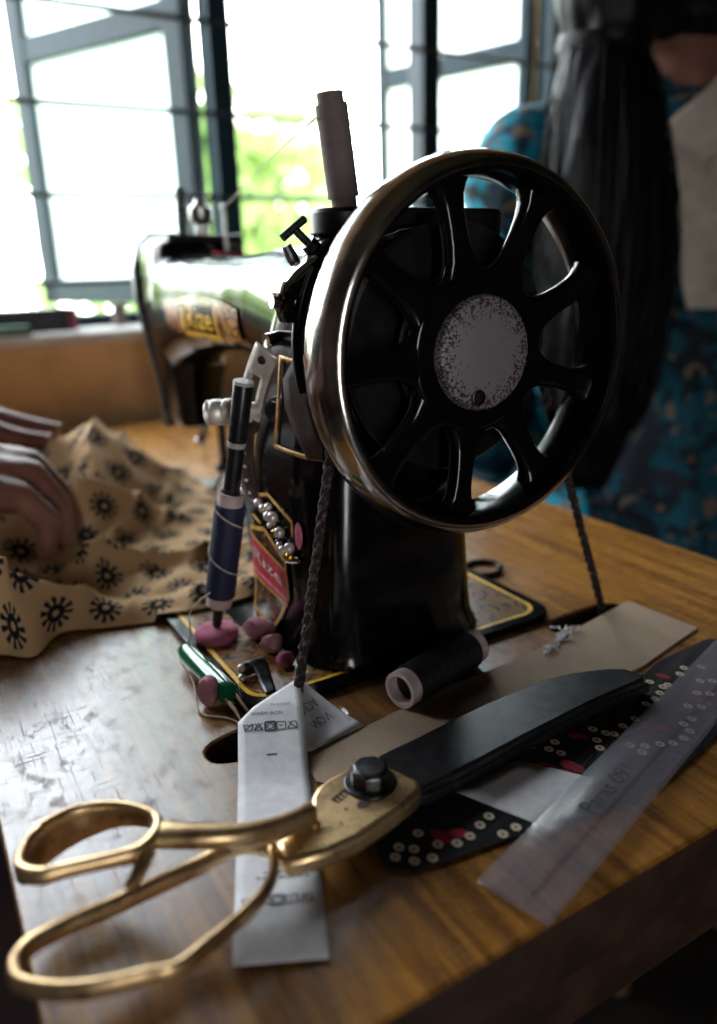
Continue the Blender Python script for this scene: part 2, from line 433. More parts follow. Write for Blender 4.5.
BASES = []
def link(name, me, parent, base, smooth=40, bevel=0, label=None, solid=0, seg=2):
    o = bpy.data.objects.new(name, me); C.objects.link(o)
    o['_b'] = tuple(base); BASES.append(o)
    if parent is not None: o.parent = parent
    else: o.location = (base[0], base[1], base[2] + TZ)
    if smooth:
        me.polygons.foreach_set('use_smooth', [True]*len(me.polygons))
        me.set_sharp_from_angle(angle=math.radians(smooth))
    if solid:
        md = o.modifiers.new('solidify', 'SOLIDIFY'); md.thickness = solid; md.offset = 0
    if bevel:
        md = o.modifiers.new('bevel', 'BEVEL'); md.width = bevel; md.segments = seg; md.limit_method = 'ANGLE'; md.angle_limit = math.radians(40)
    if label: o['label'] = label
    return o

def tag(o, label, cat, group=None):
    o['label'] = label; o['category'] = cat
    if group: o['group'] = group
    return o
def thing(name, base, label, cat, group=None):
    o = bpy.data.objects.new(name, None); C.objects.link(o)
    o.empty_display_size = 0.02
    o.location = (base[0], base[1], base[2] + TZ); o['_b'] = tuple(base); BASES.append(o)
    return tag(o, label, cat, group)
def struct(o): o['kind'] = 'structure'; return o

def remesh(voxel, smooth_it=6, fac=0.5):
    def fn(me):
        t = bpy.data.objects.new('tmp', me); C.objects.link(t)
        r = t.modifiers.new('r', 'REMESH'); r.mode = 'VOXEL'; r.voxel_size = voxel
        sm = t.modifiers.new('s', 'SMOOTH'); sm.iterations = smooth_it; sm.factor = fac
        bpy.context.view_layer.update()
        e = t.evaluated_get(bpy.context.evaluated_depsgraph_get())
        out = bpy.data.meshes.new_from_object(e)
        bpy.data.objects.remove(t); bpy.data.meshes.remove(me)
        out.materials.clear()
        return out
    return fn

def cr(pts, n, closed=False):
    """Catmull-Rom through the points, n samples"""
    P = [Vector(p) for p in pts]; k = len(P); out = []
    segs = k if closed else k-1
    for i in range(n):
        t = i/(n if closed else n-1)*segs; a = min(int(t), segs-1); f = t-a
        g = (lambda j: P[j % k]) if closed else (lambda j: P[min(max(j, 0), k-1)])
        p0, p1, p2, p3 = g(a-1), g(a), g(a+1), g(a+2)
        out.append(0.5*((2*p1)+(p2-p0)*f+(2*p0-5*p1+4*p2-p3)*f*f+(3*p1-p0-3*p2+p3)*f**3))
    return out

def sel(cx, cy, rx, ry, p, n=40, phase=0):
    """superellipse points"""
    o = []
    for i in range(n):
        a = 2*PI*i/n+phase; c, s_ = math.cos(a), math.sin(a)
        o.append((cx+rx*math.copysign(abs(c)**(2/p), c), cy+ry*math.copysign(abs(s_)**(2/p), s_)))
    return o

def text2d(body, size, shear=0.0, offset=0.0):
    """letters as flat polygons: (verts 2D, faces)"""
    cu = bpy.data.curves.new('txt', 'FONT'); cu.body = body; cu.size = size; cu.shear = shear
    cu.align_x = 'CENTER'; cu.align_y = 'CENTER'; cu.resolution_u = 3; cu.fill_mode = 'FRONT'; cu.offset = offset
    o = bpy.data.objects.new('txt', cu); C.objects.link(o)
    bpy.context.view_layer.update()
    me = bpy.data.meshes.new_from_object(o.evaluated_get(bpy.context.evaluated_depsgraph_get()))
    vs = [(v.co.x, v.co.y) for v in me.vertices]; fs = [tuple(p.vertices) for p in me.polygons]
    bpy.data.objects.remove(o); bpy.data.meshes.remove(me)
    return vs, fs

def capsule(mb, a, b, ra, rb, n=12):
    """round cone between two points (for bodies, later fused into one surface)"""
    a, b = Vector(a), Vector(b); L = (b-a).length
    ax = (b-a).normalized() if L > 1e-6 else Vector((0, 0, 1))
    prof = [(-ra*math.cos(PI/2*i/4), ra*math.sin(PI/2*i/4)) for i in range(5)] + [(L+rb*math.sin(PI/2*i/4), rb*math.cos(PI/2*i/4)) for i in range(5)]
    mb.lathe(a, ax, prof, n)
def chain(mb, pts, rs, n=12):
    for i in range(len(pts)-1): capsule(mb, pts[i], pts[i+1], rs[i], rs[i+1], n)

# ================================================================== the room
WX = -0.82                                             # inner face of the window wall
F0 = -TZ; CE = 1.95; YL, YR = -1.9, 2.1; XB = 2.4
OY0, OY1, OZ0, OZ1 = -1.15, 0.908, 0.105, 0.92          # window opening
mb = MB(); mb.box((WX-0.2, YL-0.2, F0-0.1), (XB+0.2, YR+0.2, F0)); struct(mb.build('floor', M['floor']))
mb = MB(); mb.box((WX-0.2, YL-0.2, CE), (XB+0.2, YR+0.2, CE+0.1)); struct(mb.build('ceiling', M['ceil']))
mb = MB()
mb.box((WX-0.16, YL-0.2, F0), (WX, OY0, CE)); mb.box((WX-0.16, OY1, F0), (WX, YR+0.2, CE))
mb.box((WX-0.16, OY0, F0), (WX, OY1, OZ0)); mb.box((WX-0.16, OY0, OZ1), (WX, OY1, CE))
struct(mb.build('wall_front', M['wall']))
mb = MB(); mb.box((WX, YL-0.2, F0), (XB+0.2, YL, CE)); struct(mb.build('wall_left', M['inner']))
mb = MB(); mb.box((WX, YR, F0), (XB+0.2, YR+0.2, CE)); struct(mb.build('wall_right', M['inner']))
# back wall with an unseen doorway, added to let in fill daylight
DY0, DY1, DZ = -0.95, -0.60, 1.0
mb = MB()
mb.box((XB, YL, F0), (XB+0.2, DY0, CE)); mb.box((XB, DY1, F0), (XB+0.2, YR, CE)); mb.box((XB, DY0, DZ), (XB+0.2, DY1, CE))
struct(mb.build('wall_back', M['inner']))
mb = MB()
for a, b in ((DY0-0.06, DY0), (DY1, DY1+0.06)): mb.box((XB-0.03, a, F0), (XB, b, DZ+0.06))
mb.box((XB-0.03, DY0, DZ), (XB, DY1, DZ+0.06)); struct(mb.build('fill_doorway_1', M['frame'], bevel=0.004))  # frame round the opening added for fill light
# sill
mb = MB(); mb.box((WX-0.16, OY0, OZ0), (WX+0.006, OY1, 0.1215)); struct(mb.build('trim_1', M['sill'], bevel=0.006))

# window: fixed frame and mullions in the wall, iron grille, two casements swung outwards
FX = -0.925
mb = MB()
def post(y0, y1, z0=0.1215, z1=OZ1, x0=FX-0.025, x1=FX+0.02): mb.box((x0, y0, z0), (x1, y1, z1))
post(OY0, OY0+0.04); post(OY1-0.022, OY1)
post(0.236, 0.270); post(0.603, 0.640)
post(-0.46, -0.425)
mb.box((FX-0.025, OY0, OZ1-0.04), (FX+0.02, OY1, OZ1))
mb.box((FX-0.025, OY0, 0.1215), (FX+0.02, OY1, 0.138))
win = struct(mb.build('window_1', M['frame'], bevel=0.003))
for i, z in enumerate((0.182, 0.2945, 0.4055, 0.521, 0.636, 0.75)):
    g = MB(); g.tube([(FX+0.024, OY0, z), (FX+0.024, OY1, z)], 0.0042, 8)
    g.build('grille_bar', M['bars'], win)
def casement(name, hinge, free, z0, z1, st, rails, bottom=True):
    """an opened sash: vertical plane from the hinge line to the free edge"""
    s_ = MB(); H = Vector((hinge[0], hinge[1], 0)); Fr = Vector((free[0], free[1], 0))
    d = (Fr-H); L = d.length; d.normalize(); nn = Vector((-d.y, d.x, 0))
    def slab(a0, a1, za, zb, th):
        v = []
        for a, z in ((a0, za), (a1, za), (a1, zb), (a0, zb)):
            for sgn in (-1, 1): v.append(tuple(H+d*a+nn*(sgn*th/2)+Vector((0, 0, z))))
        s_.add(v, [(0,2,4,6),(1,7,5,3),(0,1,3,2),(2,3,5,4),(4,5,7,6),(6,7,1,0)])
    slab(0, st, z0, z1, 0.03); slab(L-st, L, z0, z1, 0.03)
    for z in rails: slab(0, L, z-0.019, z+0.019, 0.026)
    slab(0, L, z1-st, z1, 0.03)
    slab(0, L, z0, z0+st*0.9, 0.03)
    fr = struct(s_.build(name, M['frame'], bevel=0.002))
    p = MB(); a0, a1 = st*0.8, L-st*0.8; za, zb = z0+st*0.7, z1-st*0.7
    v = []
    for a, z in ((a0, za), (a1, za), (a1, zb), (a0, zb)):
        for sgn in (-1, 1): v.append(tuple(H+d*a+nn*(sgn*0.0015)+Vector((0, 0, z))))
    p.add(v, [(0,2,4,6),(1,7,5,3),(0,1,3,2),(2,3,5,4),(4,5,7,6),(6,7,1,0)])
    p.build('pane', M['pane'], fr)
    return fr
casement('window_2', (-0.952, 0.224), (-1.30, 0.045), 0.142, OZ1-0.05, 0.038, (0.545,))
casement('window_3', (-0.952, 0.878), (-1.29, 0.765), 0.142, OZ1-0.05, 0.022, (0.560,))

# ================================================================== outside
mb = MB(); mb.box((-40, -30, F0-2.7), (WX-0.3, 40, F0-2.6)); struct(mb.build('ground', M['grass']))
def tree(x, y, zc, r, label, dark=False, n=900, seed=1, leaf=0.16):
    rnd = random.Random(seed)
    t = thing('tree', (x, y, F0-2.6), label, 'tree', 'trees beyond the window')
    b = MB(); b.tube(cr([(x, y, F0-2.6), (x+0.1, y+0.1, (F0-2.6+zc)/2), (x, y, zc)], 8), [0.16*r*(1-0.09*i) for i in range(8)], 8)
    for k in range(6):
        a = k*1.05; b.tube([(x, y, zc-r*0.8), (x+math.cos(a)*r*0.4, y+math.sin(a)*r*0.4, zc-r*0.1), (x+math.cos(a)*r*0.75, y+math.sin(a)*r*0.75, zc+r*0.3)], [0.05*r, 0.035*r, 0.012*r], 6)
    b.build('trunk', M['bark'], t)
    lobes = [(rnd.uniform(-.6, .6), rnd.uniform(-.6, .6), rnd.uniform(-.5, .6), rnd.uniform(.35, .6)) for _ in range(9)]
    f = MB()
    for i in range(n):
        lx, ly, lz, lr = lobes[i % 9]
        d = Vector((rnd.gauss(0, 1), rnd.gauss(0, 1), rnd.gauss(0, 1))).normalized() * lr * rnd.uniform(0.6, 1.05)
        c = Vector((x+(lx+d.x)*r, y+(ly+d.y)*r, zc+(lz+d.z)*r))
        u = Vector((rnd.gauss(0, 1), rnd.gauss(0, 1), rnd.gauss(0, 1))).normalized()
        w = u.cross(Vector((rnd.gauss(0, 1), rnd.gauss(0, 1), rnd.gauss(0, 1)))).normalized()
        q = leaf*rnd.uniform(0.6, 1.2)
        f.add([c-u*q, c+w*q*0.5, c+u*q, c-w*q*0.5], [(0, 1, 2, 3)])
    f.build('foliage', M['leafdark'] if dark else M['leaf'], t, smooth=0)
    return t
tree(-6.3, 2.05, 0.62, 1.25, 'leafy pale green tree seen through the middle window opening', False, 1500, 3, 0.17)
tree(-4.0, 1.20, 0.917, 0.31, 'small darker treetop beside the thick blue window post', True, 420, 8, 0.10)
tree(-6.0, -1.0, -0.10, 1.00, 'pale green tree seen at the left edge past the open casement', False, 1400, 5, 0.17)
tree(-4.6, -4.1, 0.05, 1.25, 'unseen mid green bush beyond the window, added to dim the table sheen', True, 1300, 15, 0.17)  # out-of-view foliage added to darken what the tabletop reflects
tree(-7.5, 3.6, -0.2, 1.0, 'pale green tree low behind the second window post', False, 1100, 9, 0.17)

# ================================================================== table
def tabletop():
    cu = bpy.data.curves.new('top', 'CURVE'); cu.dimensions = '2D'; cu.fill_mode = 'BOTH'
    def ring(pts):
        s_ = cu.splines.new('POLY'); s_.points.add(len(pts)-1); s_.use_cyclic_u = True
        for p, q in zip(s_.points, pts): p.co = (q[0], q[1], 0, 1)
    x0, x1, y0, y1, r = -0.79, 0.1215, -0.2172, 0.2318, 0.014
    out = []
    for cx, cy, a0 in ((x1-r, y1-r, 0), (x0+r, y1-r, 90), (x0+r, y0+r, 180), (x1-r, y0+r, 270)):
        for k in range(7): a = math.radians(a0+15*k); out.append((cx+r*math.cos(a), cy+r*math.sin(a)))
    ring(out)
    ring(sel(-0.0235, 0.0955, 0.0115, 0.0285, 3, 28)); ring(sel(-0.0192, -0.103, 0.0115, 0.033, 2.6, 28))
    cu.extrude = 0.0125; cu.bevel_depth = 0.0015; cu.bevel_resolution = 2; cu.offset = -0.0015
    o = bpy.data.objects.new('tmp', cu); C.objects.link(o); bpy.context.view_layer.update()
    me = bpy.data.meshes.new_from_object(o.evaluated_get(bpy.context.evaluated_depsgraph_get()))
    bpy.data.objects.remove(o)
    for v in me.vertices: v.co.z -= 0.014
    return me
table = thing('sewing_table', (0, 0, F0), 'brown wooden sewing table with two belt slots under the sewing machine', 'table')
me = tabletop(); me.name = 'tabletop'
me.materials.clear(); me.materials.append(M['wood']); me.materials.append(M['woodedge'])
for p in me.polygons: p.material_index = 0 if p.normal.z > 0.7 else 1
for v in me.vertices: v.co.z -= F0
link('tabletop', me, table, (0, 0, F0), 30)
mb = MB()
mb.box((-0.74, -0.185, -0.10), (0.075, -0.165, -0.029)); mb.box((-0.74, 0.175, -0.10), (0.075, 0.195, -0.029))
mb.box((-0.76, -0.185, -0.10), (-0.74, 0.195, -0.029)); mb.box((0.075, -0.185, -0.10), (0.095, 0.195, -0.029))
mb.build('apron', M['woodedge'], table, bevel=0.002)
for x in (-0.735, 0.07):
    for y in (-0.16, 0.17):
        mb = MB(); mb.prism([(x-0.02, y-0.02), (x+0.02, y-0.02), (x+0.02, y+0.02), (x-0.02, y+0.02)], F0, -0.03)
        mb.build('leg', M['woodedge'], table, bevel=0.003)

# ================================================================== sewing machine
AX = 0.158                                             # height of the handwheel axle over the table
mc = thing('sewing_machine', (-0.22, -0.015, 0), 'black vintage hand sewing machine with large spoked wheel and gold transfers', 'sewing machine')
# bed
def rrect(x0, x1, y0, y1, r, k=6):
    o = []
    for cx, cy, a0 in ((x1-r, y1-r, 0), (x0+r, y1-r, 90), (x0+r, y0+r, 180), (x1-r, y0+r, 270)):
        for i in range(k+1): a = math.radians(a0+90*i/k); o.append((cx+r*math.cos(a), cy+r*math.sin(a)))
    return o
mb = MB(); mb.prism(rrect(-0.435, -0.034, -0.112, 0.081, 0.016), 0.0, 0.0042)
bed = mb.build('bed', M['enamel'], mc, bevel=0.0012)
mb = MB()
def frame_strip(outer, inner, z, mi=0):
    n = len(outer); mb.add([(x, y, z) for x, y in outer]+[(x, y, z) for x, y in inner], [(i, (i+1) % n, n+(i+1) % n, n+i) for i in range(n)], mi)
frame_strip(rrect(-0.428, -0.041, -0.105, 0.074, 0.012), rrect(-0.4255, -0.0435, -0.1025, 0.0715, 0.010), 0.00445)
mb.build('gold_line', M['yellow'], bed)
mb = MB(); frame_strip(rrect(-0.425, -0.044, -0.102, 0.071, 0.010), rrect(-0.395, -0.064, -0.080, 0.050, 0.02), 0.0044)
mb.build('flower_border', M['ornament'], bed)
mb = MB(); mb.lathe((-0.1135, 0.0905, 0.0), (0, 0, 1), [(0.0001, 0.0135), (0.0028, 0.0135), (0.0034, 0.0128), (0.0034, 0.0112), (0.0028, 0.0106), (0.0001, 0.0106)], 32, 0, True)
mb.build('hinge_lug', M['enamel'], mc)
# needle plate and slide plate (nickel)
mb = MB(); mb.prism(rrect(-0.432, -0.352, -0.060, 0.045, 0.006), 0.0042, 0.0056); mb.build('needle_plate', M['chrome'], mc, bevel=0.0005)
# pillar + arm + head: fused cast body
mb = MB()
N = 40
def zr(z, cx, cy, rx, ry, p): return [(x, y, z) for x, y in sel(cx, cy, rx, ry, p, N)]
mb.rings([zr(0.0035, -0.092, -0.0155, 0.0560, 0.0560, 4.0), zr(0.010, -0.092, -0.0155, 0.0535, 0.0520, 4.2), zr(0.018, -0.092, -0.0165, 0.0520, 0.0500, 4.5), zr(0.06, -0.092, -0.0185, 0.0520, 0.0480, 4.5),
          zr(0.10, -0.090, -0.0150, 0.0500, 0.0500, 4.2), zr(0.13, -0.087, -0.008, 0.0470, 0.054, 3.6), zr(0.165, -0.082, 0.0, 0.0430, 0.060, 3.2), zr(0.182, -0.074, 0.0, 0.0340, 0.060, 3.0), zr(0.195, -0.065, 0.000, 0.0225, 0.056, 2.8), zr(0.208, -0.060, -0.003, 0.0170, 0.0500, 2.8), zr(0.2125, -0.060, -0.003, 0.014, 0.046, 2.8)])
def xr(x, cy, cz, ry, rz, p): return [(x, y, z) for y, z in sel(cy, cz, ry, rz, p, N)]
mb.rings([xr(-0.04, 0.0, 0.160, 0.054, 0.054, 2.6), xr(-0.075, 0, 0.160, 0.056, 0.050, 2.4), xr(-0.10, 0, 0.161, 0.053, 0.045, 2.4), xr(-0.135, 0, 0.1665, 0.048, 0.039, 2.5), xr(-0.17, 0, 0.1715, 0.043, 0.036, 2.6),
          xr(-0.21, 0, 0.1725, 0.040, 0.0325, 2.7), xr(-0.26, 0, 0.1715, 0.0385, 0.0325, 2.8), xr(-0.31, 0, 0.169, 0.038, 0.036, 2.9), xr(-0.345, 0, 0.166, 0.038, 0.041, 3), xr(-0.375, 0, 0.164, 0.037, 0.046, 3)])
mb.rings([zr(0.066, -0.402, -0.001, 0.025, 0.018, 3), zr(0.10, -0.400, -0.001, 0.029, 0.023, 3), zr(0.135, -0.395, 0, 0.034, 0.029, 3), zr(0.17, -0.393, 0, 0.038, 0.033, 3), zr(0.20, -0.393, 0.0, 0.039, 0.033, 3.2), zr(0.214, -0.393, 0, 0.038, 0.031, 3.4), zr(0.218, -0.393, 0, 0.033, 0.027, 3.4)])
mb.build('arm_and_pillar', M['enamel'], mc, fn=remesh(0.0022, 7), smooth=60)
# face plate at the far end
mb = MB()
fp = [(-0.0195, 0.060), (-0.022, 0.10), (-0.029, 0.14), (-0.034, 0.172), (-0.034, 0.196), (-0.028, 0.216), (-0.018, 0.226), (0.018, 0.226), (0.028, 0.216), (0.034, 0.196), (0.034, 0.172), (0.029, 0.14), (0.022, 0.10), (0.0195, 0.060)]
n = len(fp); mb.add([(-0.436, y, z) for y, z in fp]+[(-0.428, y, z) for y, z in fp], [tuple(range(n)), tuple(range(n, 2*n))]+[(i, (i+1) % n, n+(i+1) % n, n+i) for i in range(n)])
mb.build('face_plate', M['darksteel'], mc, bevel=0.001)
mb = MB(); mb.box((-0.432, -0.022, 0.214), (-0.362, 0.040, 0.2215)); mb.build('head_cover', M['enamel_dull'], mc, bevel=0.002)
# bars, needle, presser foot
mb = MB(); mb.tube([(-0.39, -0.0015, 0.20), (-0.39, 0.0004, 0.2575)], 0.0042, 12); mb.build('needle_bar_top', M['blackplastic'], mc)
mb = MB(); mb.lathe((-0.390, 0.0160, 0.216), (0, 0, 1), [(0, 0.0055), (0.014, 0.0055), (0.015, 0.0075), (0.019, 0.0095), (0.027, 0.0095), (0.029, 0.0075), (0.029, 0.0055), (0.034, 0.004), (0.0345, 0.0005)], 20)
mb.lathe((-0.390, 0.0160, 0.216), (0, 0, 1), [(0, 0.009), (0.004, 0.009), (0.005, 0.006), (0.005, 0.001)], 20)
mb.build('presser_thumb_screw', M['steel'], mc)
mb = MB(); mb.tube([(-0.345, 0.0190, 0.196), (-0.345, 0.0180, 0.2405)], 0.0018, 10); mb.ball((-0.345, 0.0180, 0.241), 0.0026, 6); mb.build('thread_pin', M['steel'], mc)
mb = MB(); mb.lathe((-0.342, 0.0185, 0.2055), (0, 0.05, 1), [(-0.003, 0.012), (0, 0.0125), (0.0025, 0.012), (0.0028, 0.001)], 24); mb.build('felt_pad', M['felt'], mc)
mb = MB(); mb.tube([(-0.398, 0.004, 0.075), (-0.398, 0.004, 0.052)], 0.0045, 12); mb.ball((-0.396, 0.0, 0.050), 0.0052, 8)
mb.build('needle_clamp', M['chrome'], mc)
mb = MB(); mb.tube([(-0.398, 0.004, 0.05), (-0.398, 0.004, 0.009)], [0.0009, 0.0005], 8); mb.build('needle', M['chrome'], mc)
mb = MB(); mb.tube([(-0.388, 0.018, 0.075), (-0.388, 0.018, 0.022)], 0.0042, 12); mb.ball((-0.385, 0.012, 0.026), 0.0045, 8)
mb.build('presser_bar', M['darksteel'], mc)
mb = MB(); mb.tube(cr([(-0.388, 0.018, 0.026), (-0.390, 0.014, 0.016), (-0.394, 0.008, 0.0075), (-0.398, -0.006, 0.007)], 10), 0.003, 8)
mb.box((-0.4045, -0.012, 0.0062), (-0.3955, 0.010, 0.0078)); mb.build('presser_foot', M['steel'], mc)
# slotted bright plate that follows the front of the pillar
def pfront(x, z):
    """y of the pillar's front (towards the seamstress) plus a hair"""
    t = [(0.0035, -0.0715), (0.018, -0.0665), (0.06, -0.0665), (0.10, -0.065), (0.13, -0.062), (0.165, -0.06), (0.22, -0.0595)]
    for (a, ya), (b, yb) in zip(t, t[1:]):
        if z <= b: f = max(0, (z-a)/(b-a)); y0 = ya+(yb-ya)*f; break
    else: y0 = -0.0595
    dx = abs(x+0.092)/0.052
    hy = 0.049; c = y0+hy
    return c-hy*max(0.0, 1-min(dx, 0.995)**4.5)**(1/4.5) - 0.0008
mb = MB()
cl = cr([(-0.0852, -0.0675, 0.1588), (-0.0939, -0.0685, 0.1485), (-0.1017, -0.0690, 0.1379), (-0.1091, -0.0690, 0.1242), (-0.1156, -0.0690, 0.1100), (-0.1181, -0.0690, 0.0959), (-0.1150, -0.0690, 0.0828), (-0.1057, -0.0688, 0.0751)], 40)
rows = []
ax_ = Vector((0.86, 0.50, 0.0))
for i, p in enumerate(cl):
    tg = (cl[min(i+1, 39)]-cl[max(i-1, 0)]).normalized(); sd = (ax_-tg*ax_.dot(tg)).normalized()
    hw = 0.0066 if i < 20 else 0.0046
    rows.append([p+sd*(hw*s_) for s_ in (-1, -0.36, 0.36, 1)])
for i in range(39):
    for j in range(3):
        if j == 1 and 6 < i < 17: continue                       # the slot
        q = [rows[i][j], rows[i][j+1], rows[i+1][j+1], rows[i+1][j]]
        mb.add(q, [(0, 1, 2, 3)], 0 if i < 17 else 1)
mb.weld = True; mb.build('slotted_plate', [M['bright'], M['leather']], mc, solid=0.0012)
pn = Vector((0.50, -0.86, 0.0))
p = cl[3]+pn*0.0008; mb = MB(); mb.lathe(p, pn, [(0, 0.0022), (0.001, 0.002), (0.0012, 0.0003)], 12); mb.build('plate_screw', M['darksteel'], mc)
for i in (22, 25, 28, 31, 34, 37):
    p = cl[i]+pn*0.001; mb = MB(); mb.ball(tuple(p), 0.0010, 5); mb.build('rivet', M['steel'], mc)
mb = MB(); mb.tube([(-0.088, -0.058, 0.1640), (-0.0862, -0.0675, 0.1630)], 0.0035, 12); mb.build('plate_bolt', M['chrome'], mc)
# knurled stitch knob
mb = MB(); prof = [(0, 0.004), (0.006, 0.004), (0.006, 0.0062)]
for k in range(3): prof += [(0.0085+k*0.0066, 0.0068), (0.0125+k*0.0066, 0.0068), (0.0132+k*0.0066, 0.0062), (0.0143+k*0.0066, 0.0062)]
prof += [(0.0285, 0.0068), (0.0295, 0.0055), (0.0296, 0.0028), (0.027, 0.0026), (0.027, 0.0003)]
mb.lathe((-0.1035, -0.0640, 0.1275), (-0.62, -0.78, -0.06), prof, 24); mb.build('stitch_knob', M['bright'], mc)
# gold framed panel on the pillar, torn leather flap
def strip_path(pts, w, off=0.0004, y=None, closed=False):
    m_ = MB(); P = [Vector((a, 0, b)) for a, b in pts]; k = len(P); L, R = [], []
    for i in range(k):
        pa = P[i-1] if (closed or i) else P[i]; pb = P[(i+1) % k] if (closed or i < k-1) else P[i]
        d1 = (P[i]-pa).normalized() if (P[i]-pa).length > 0 else (pb-P[i]).normalized()
        d2 = (pb-P[i]).normalized() if (pb-P[i]).length > 0 else d1
        n1 = Vector((-d1.z, 0, d1.x)); n2 = Vector((-d2.z, 0, d2.x)); nn = (n1+n2).normalized()
        sc = 1/max(0.4, nn.dot(n1))
        L.append(P[i]+nn*w/2*sc); R.append(P[i]-nn*w/2*sc)
    def yy(p): return (pfront(p.x, p.z)-off) if y is None else y
    vs = [(p.x, yy(p), p.z) for p in L]+[(p.x, yy(p), p.z) for p in R]
    m_.add(vs, [(i, (i+1) % k, k+(i+1) % k, k+i) for i in range(k if closed else k-1)])
    return m_
def dens(pts, n=6, closed=False):
    o = []; k = len(pts)
    for i in range(k if closed else k-1):
        a, b = pts[i], pts[(i+1) % k]
        for j in range(n): o.append((a[0]+(b[0]-a[0])*j/n, a[1]+(b[1]-a[1])*j/n))
    if not closed: o.append(pts[-1])
    return o
strip_path(dens([(-0.0834, 0.155), (-0.0890, 0.1116), (-0.050, 0.1116), (-0.0545, 0.154)], 6, True), 0.0022, closed=True).build('gold_panel_frame', M['gold'], mc, solid=0.0004)
mb = MB(); rows = []
for i, (xa, za, bul) in enumerate(((-0.060, 0.158, 0.002), (-0.0665, 0.147, 0.006), (-0.064, 0.135, 0.007), (-0.058, 0.124, 0.006), (-0.051, 0.112, 0.003))):
    rows.append([(xa+(0.018-0.002*i)*s_, -0.0615-bul*(1-s_)**1.2-0.001, za+0.002*s_) for s_ in (0, 0.25, 0.5, 0.75, 1)])
mb.grid(rows); mb.build('leather_flap', M['leather'], mc, solid=0.0015)
# badge
B0 = [(-0.1265, 0.0590), (-0.1035, 0.0640), (-0.0790, 0.0535), (-0.0775, 0.0340), (-0.0955, 0.0100), (-0.122, 0.0130)]
mb = MB(); mb.add([(x, pfront(x, z), z) for x, z in dens(B0, 4, True)]+[(-0.101, pfront(-0.101, 0.038), 0.038)], [(i, (i+1) % 24, 24) for i in range(24)])
badge = mb.build('badge', M['ornament_dark'], mc)
strip_path(dens(B0, 4, True), 0.0024, 0.0005, closed=True).build('badge_border', M['gold'], badge)
bq = [(-0.1262, 0.0560), (-0.0785, 0.0480), (-0.0780, 0.0300), (-0.1252, 0.0335)]
def bmap(u, v, off):
    a = Vector(bq[3]).lerp(Vector(bq[2]), u); b = Vector(bq[0]).lerp(Vector(bq[1]), u); p = a.lerp(b, v)
    return (p.x, pfront(p.x, p.y)-off, p.y)
mb = MB(); mb.grid([[bmap(i/12, j/4, 0.0006) for i in range(13)] for j in range(5)]); rb = mb.build('red_band', M['red'], badge)
mb = MB(); mb.grid([[bmap(i/12, 0.10+0.10*j, 0.0009) for i in range(13)] for j in range(2)]); mb.build('pink_stripe', M['pinkline'], rb)
for j, (v0, v1) in enumerate(((0.99, 1.08), (-0.08, 0.01))):
    mb = MB(); mb.grid([[bmap(i/12, v0+(v1-v0)*k, 0.0009) for i in range(13)] for k in range(2)]); mb.build('gold_stripe', M['gold'], rb)
vs, fs = text2d('Rize', 0.36)
w = max(abs(a) for a, b in vs)
mb = MB(); mb.add([bmap(0.5+a/w*0.40, 0.60+b*1.30, 0.0010) for a, b in vs], fs); mb.build('badge_lettering', M['pale'], rb)
# upper gold-lined transfer above the badge
strip_path(dens([(-0.1255, 0.0770), (-0.098, 0.0845), (-0.0705, 0.0770), (-0.0700, 0.0690)], 5), 0.0020).build('gold_outline', M['gold'], mc)
strip_path(dens([(-0.1255, 0.0770), (-0.1245, 0.0690), (-0.1085, 0.0660)], 5), 0.0020).build('gold_outline', M['gold'], mc)
mb = MB(); mb.add([(x, pfront(x, z)-0.0004, z) for x, z in sel(-0.064, 0.0715, 0.0035, 0.007, 2, 16)], [tuple(range(16))]); mb.build('pink_petal_transfer', M['pinkline'], mc)
# arm transfer: gold ornament with lettering
def armf(x):
    t = [(-0.375, 0.164, 0.037, 0.046), (-0.345, 0.166, 0.038, 0.041), (-0.31, 0.169, 0.038, 0.036), (-0.26, 0.1715, 0.0385, 0.0325), (-0.21, 0.1725, 0.040, 0.0325), (-0.17, 0.1715, 0.043, 0.036), (-0.135, 0.1665, 0.048, 0.039)]
    for a, b in zip(t, t[1:]):
        if x <= b[0]:
            f = max(0, (x-a[0])/(b[0]-a[0])); return [a[i]+(b[i]-a[i])*f for i in (1, 2, 3)]
    return t[-1][1:]
def amap(x, z, off):
    cz, ry, rz = armf(x); d = min(abs(z-cz)/rz, 0.97)
    return (x, -ry*(1-d**2.8)**(1/2.8)-off, z)
mb = MB(); o_ = []
for i in range(25):
    x = -0.330+0.150*i/24; f = abs(i-12)/12; h = 0.0150*(1-0.4*f**2)
    o_.append([amap(x, 0.1640+h*(j/4-1), 0.0012) for j in range(9)])
mb.grid(o_); ad = mb.build('arm_transfer', M['ornament_arm'], mc)
mb = MB()
for x0, x1, z0, z1 in ((-0.293, -0.222, 0.1518, 0.1546), (-0.293, -0.289, 0.1518, 0.170), (-0.226, -0.222, 0.1518, 0.172)):
    mb.grid([[amap(x0+(x1-x0)*i/8, z0+(z1-z0)*j/6, 0.0016) for i in range(9)] for j in range(7)])
mb.build('gold_box', M['yellow'], ad)
mb = MB(); mb.grid([[amap(-0.289+0.063*i/8, 0.1546+0.0185*j/6, 0.0014) for i in range(9)] for j in range(7)]); mb.build('black_field', M['enamel'], ad)
vs, fs = text2d('Rize', 0.021, 0, 0.00025)
w = max(abs(a) for a, b in vs)
mb = MB(); mb.add([amap(-0.2575+a/w*0.0270, 0.1637+b, 0.0018) for a, b in vs], fs); mb.build('arm_lettering', M['yellow'], ad)
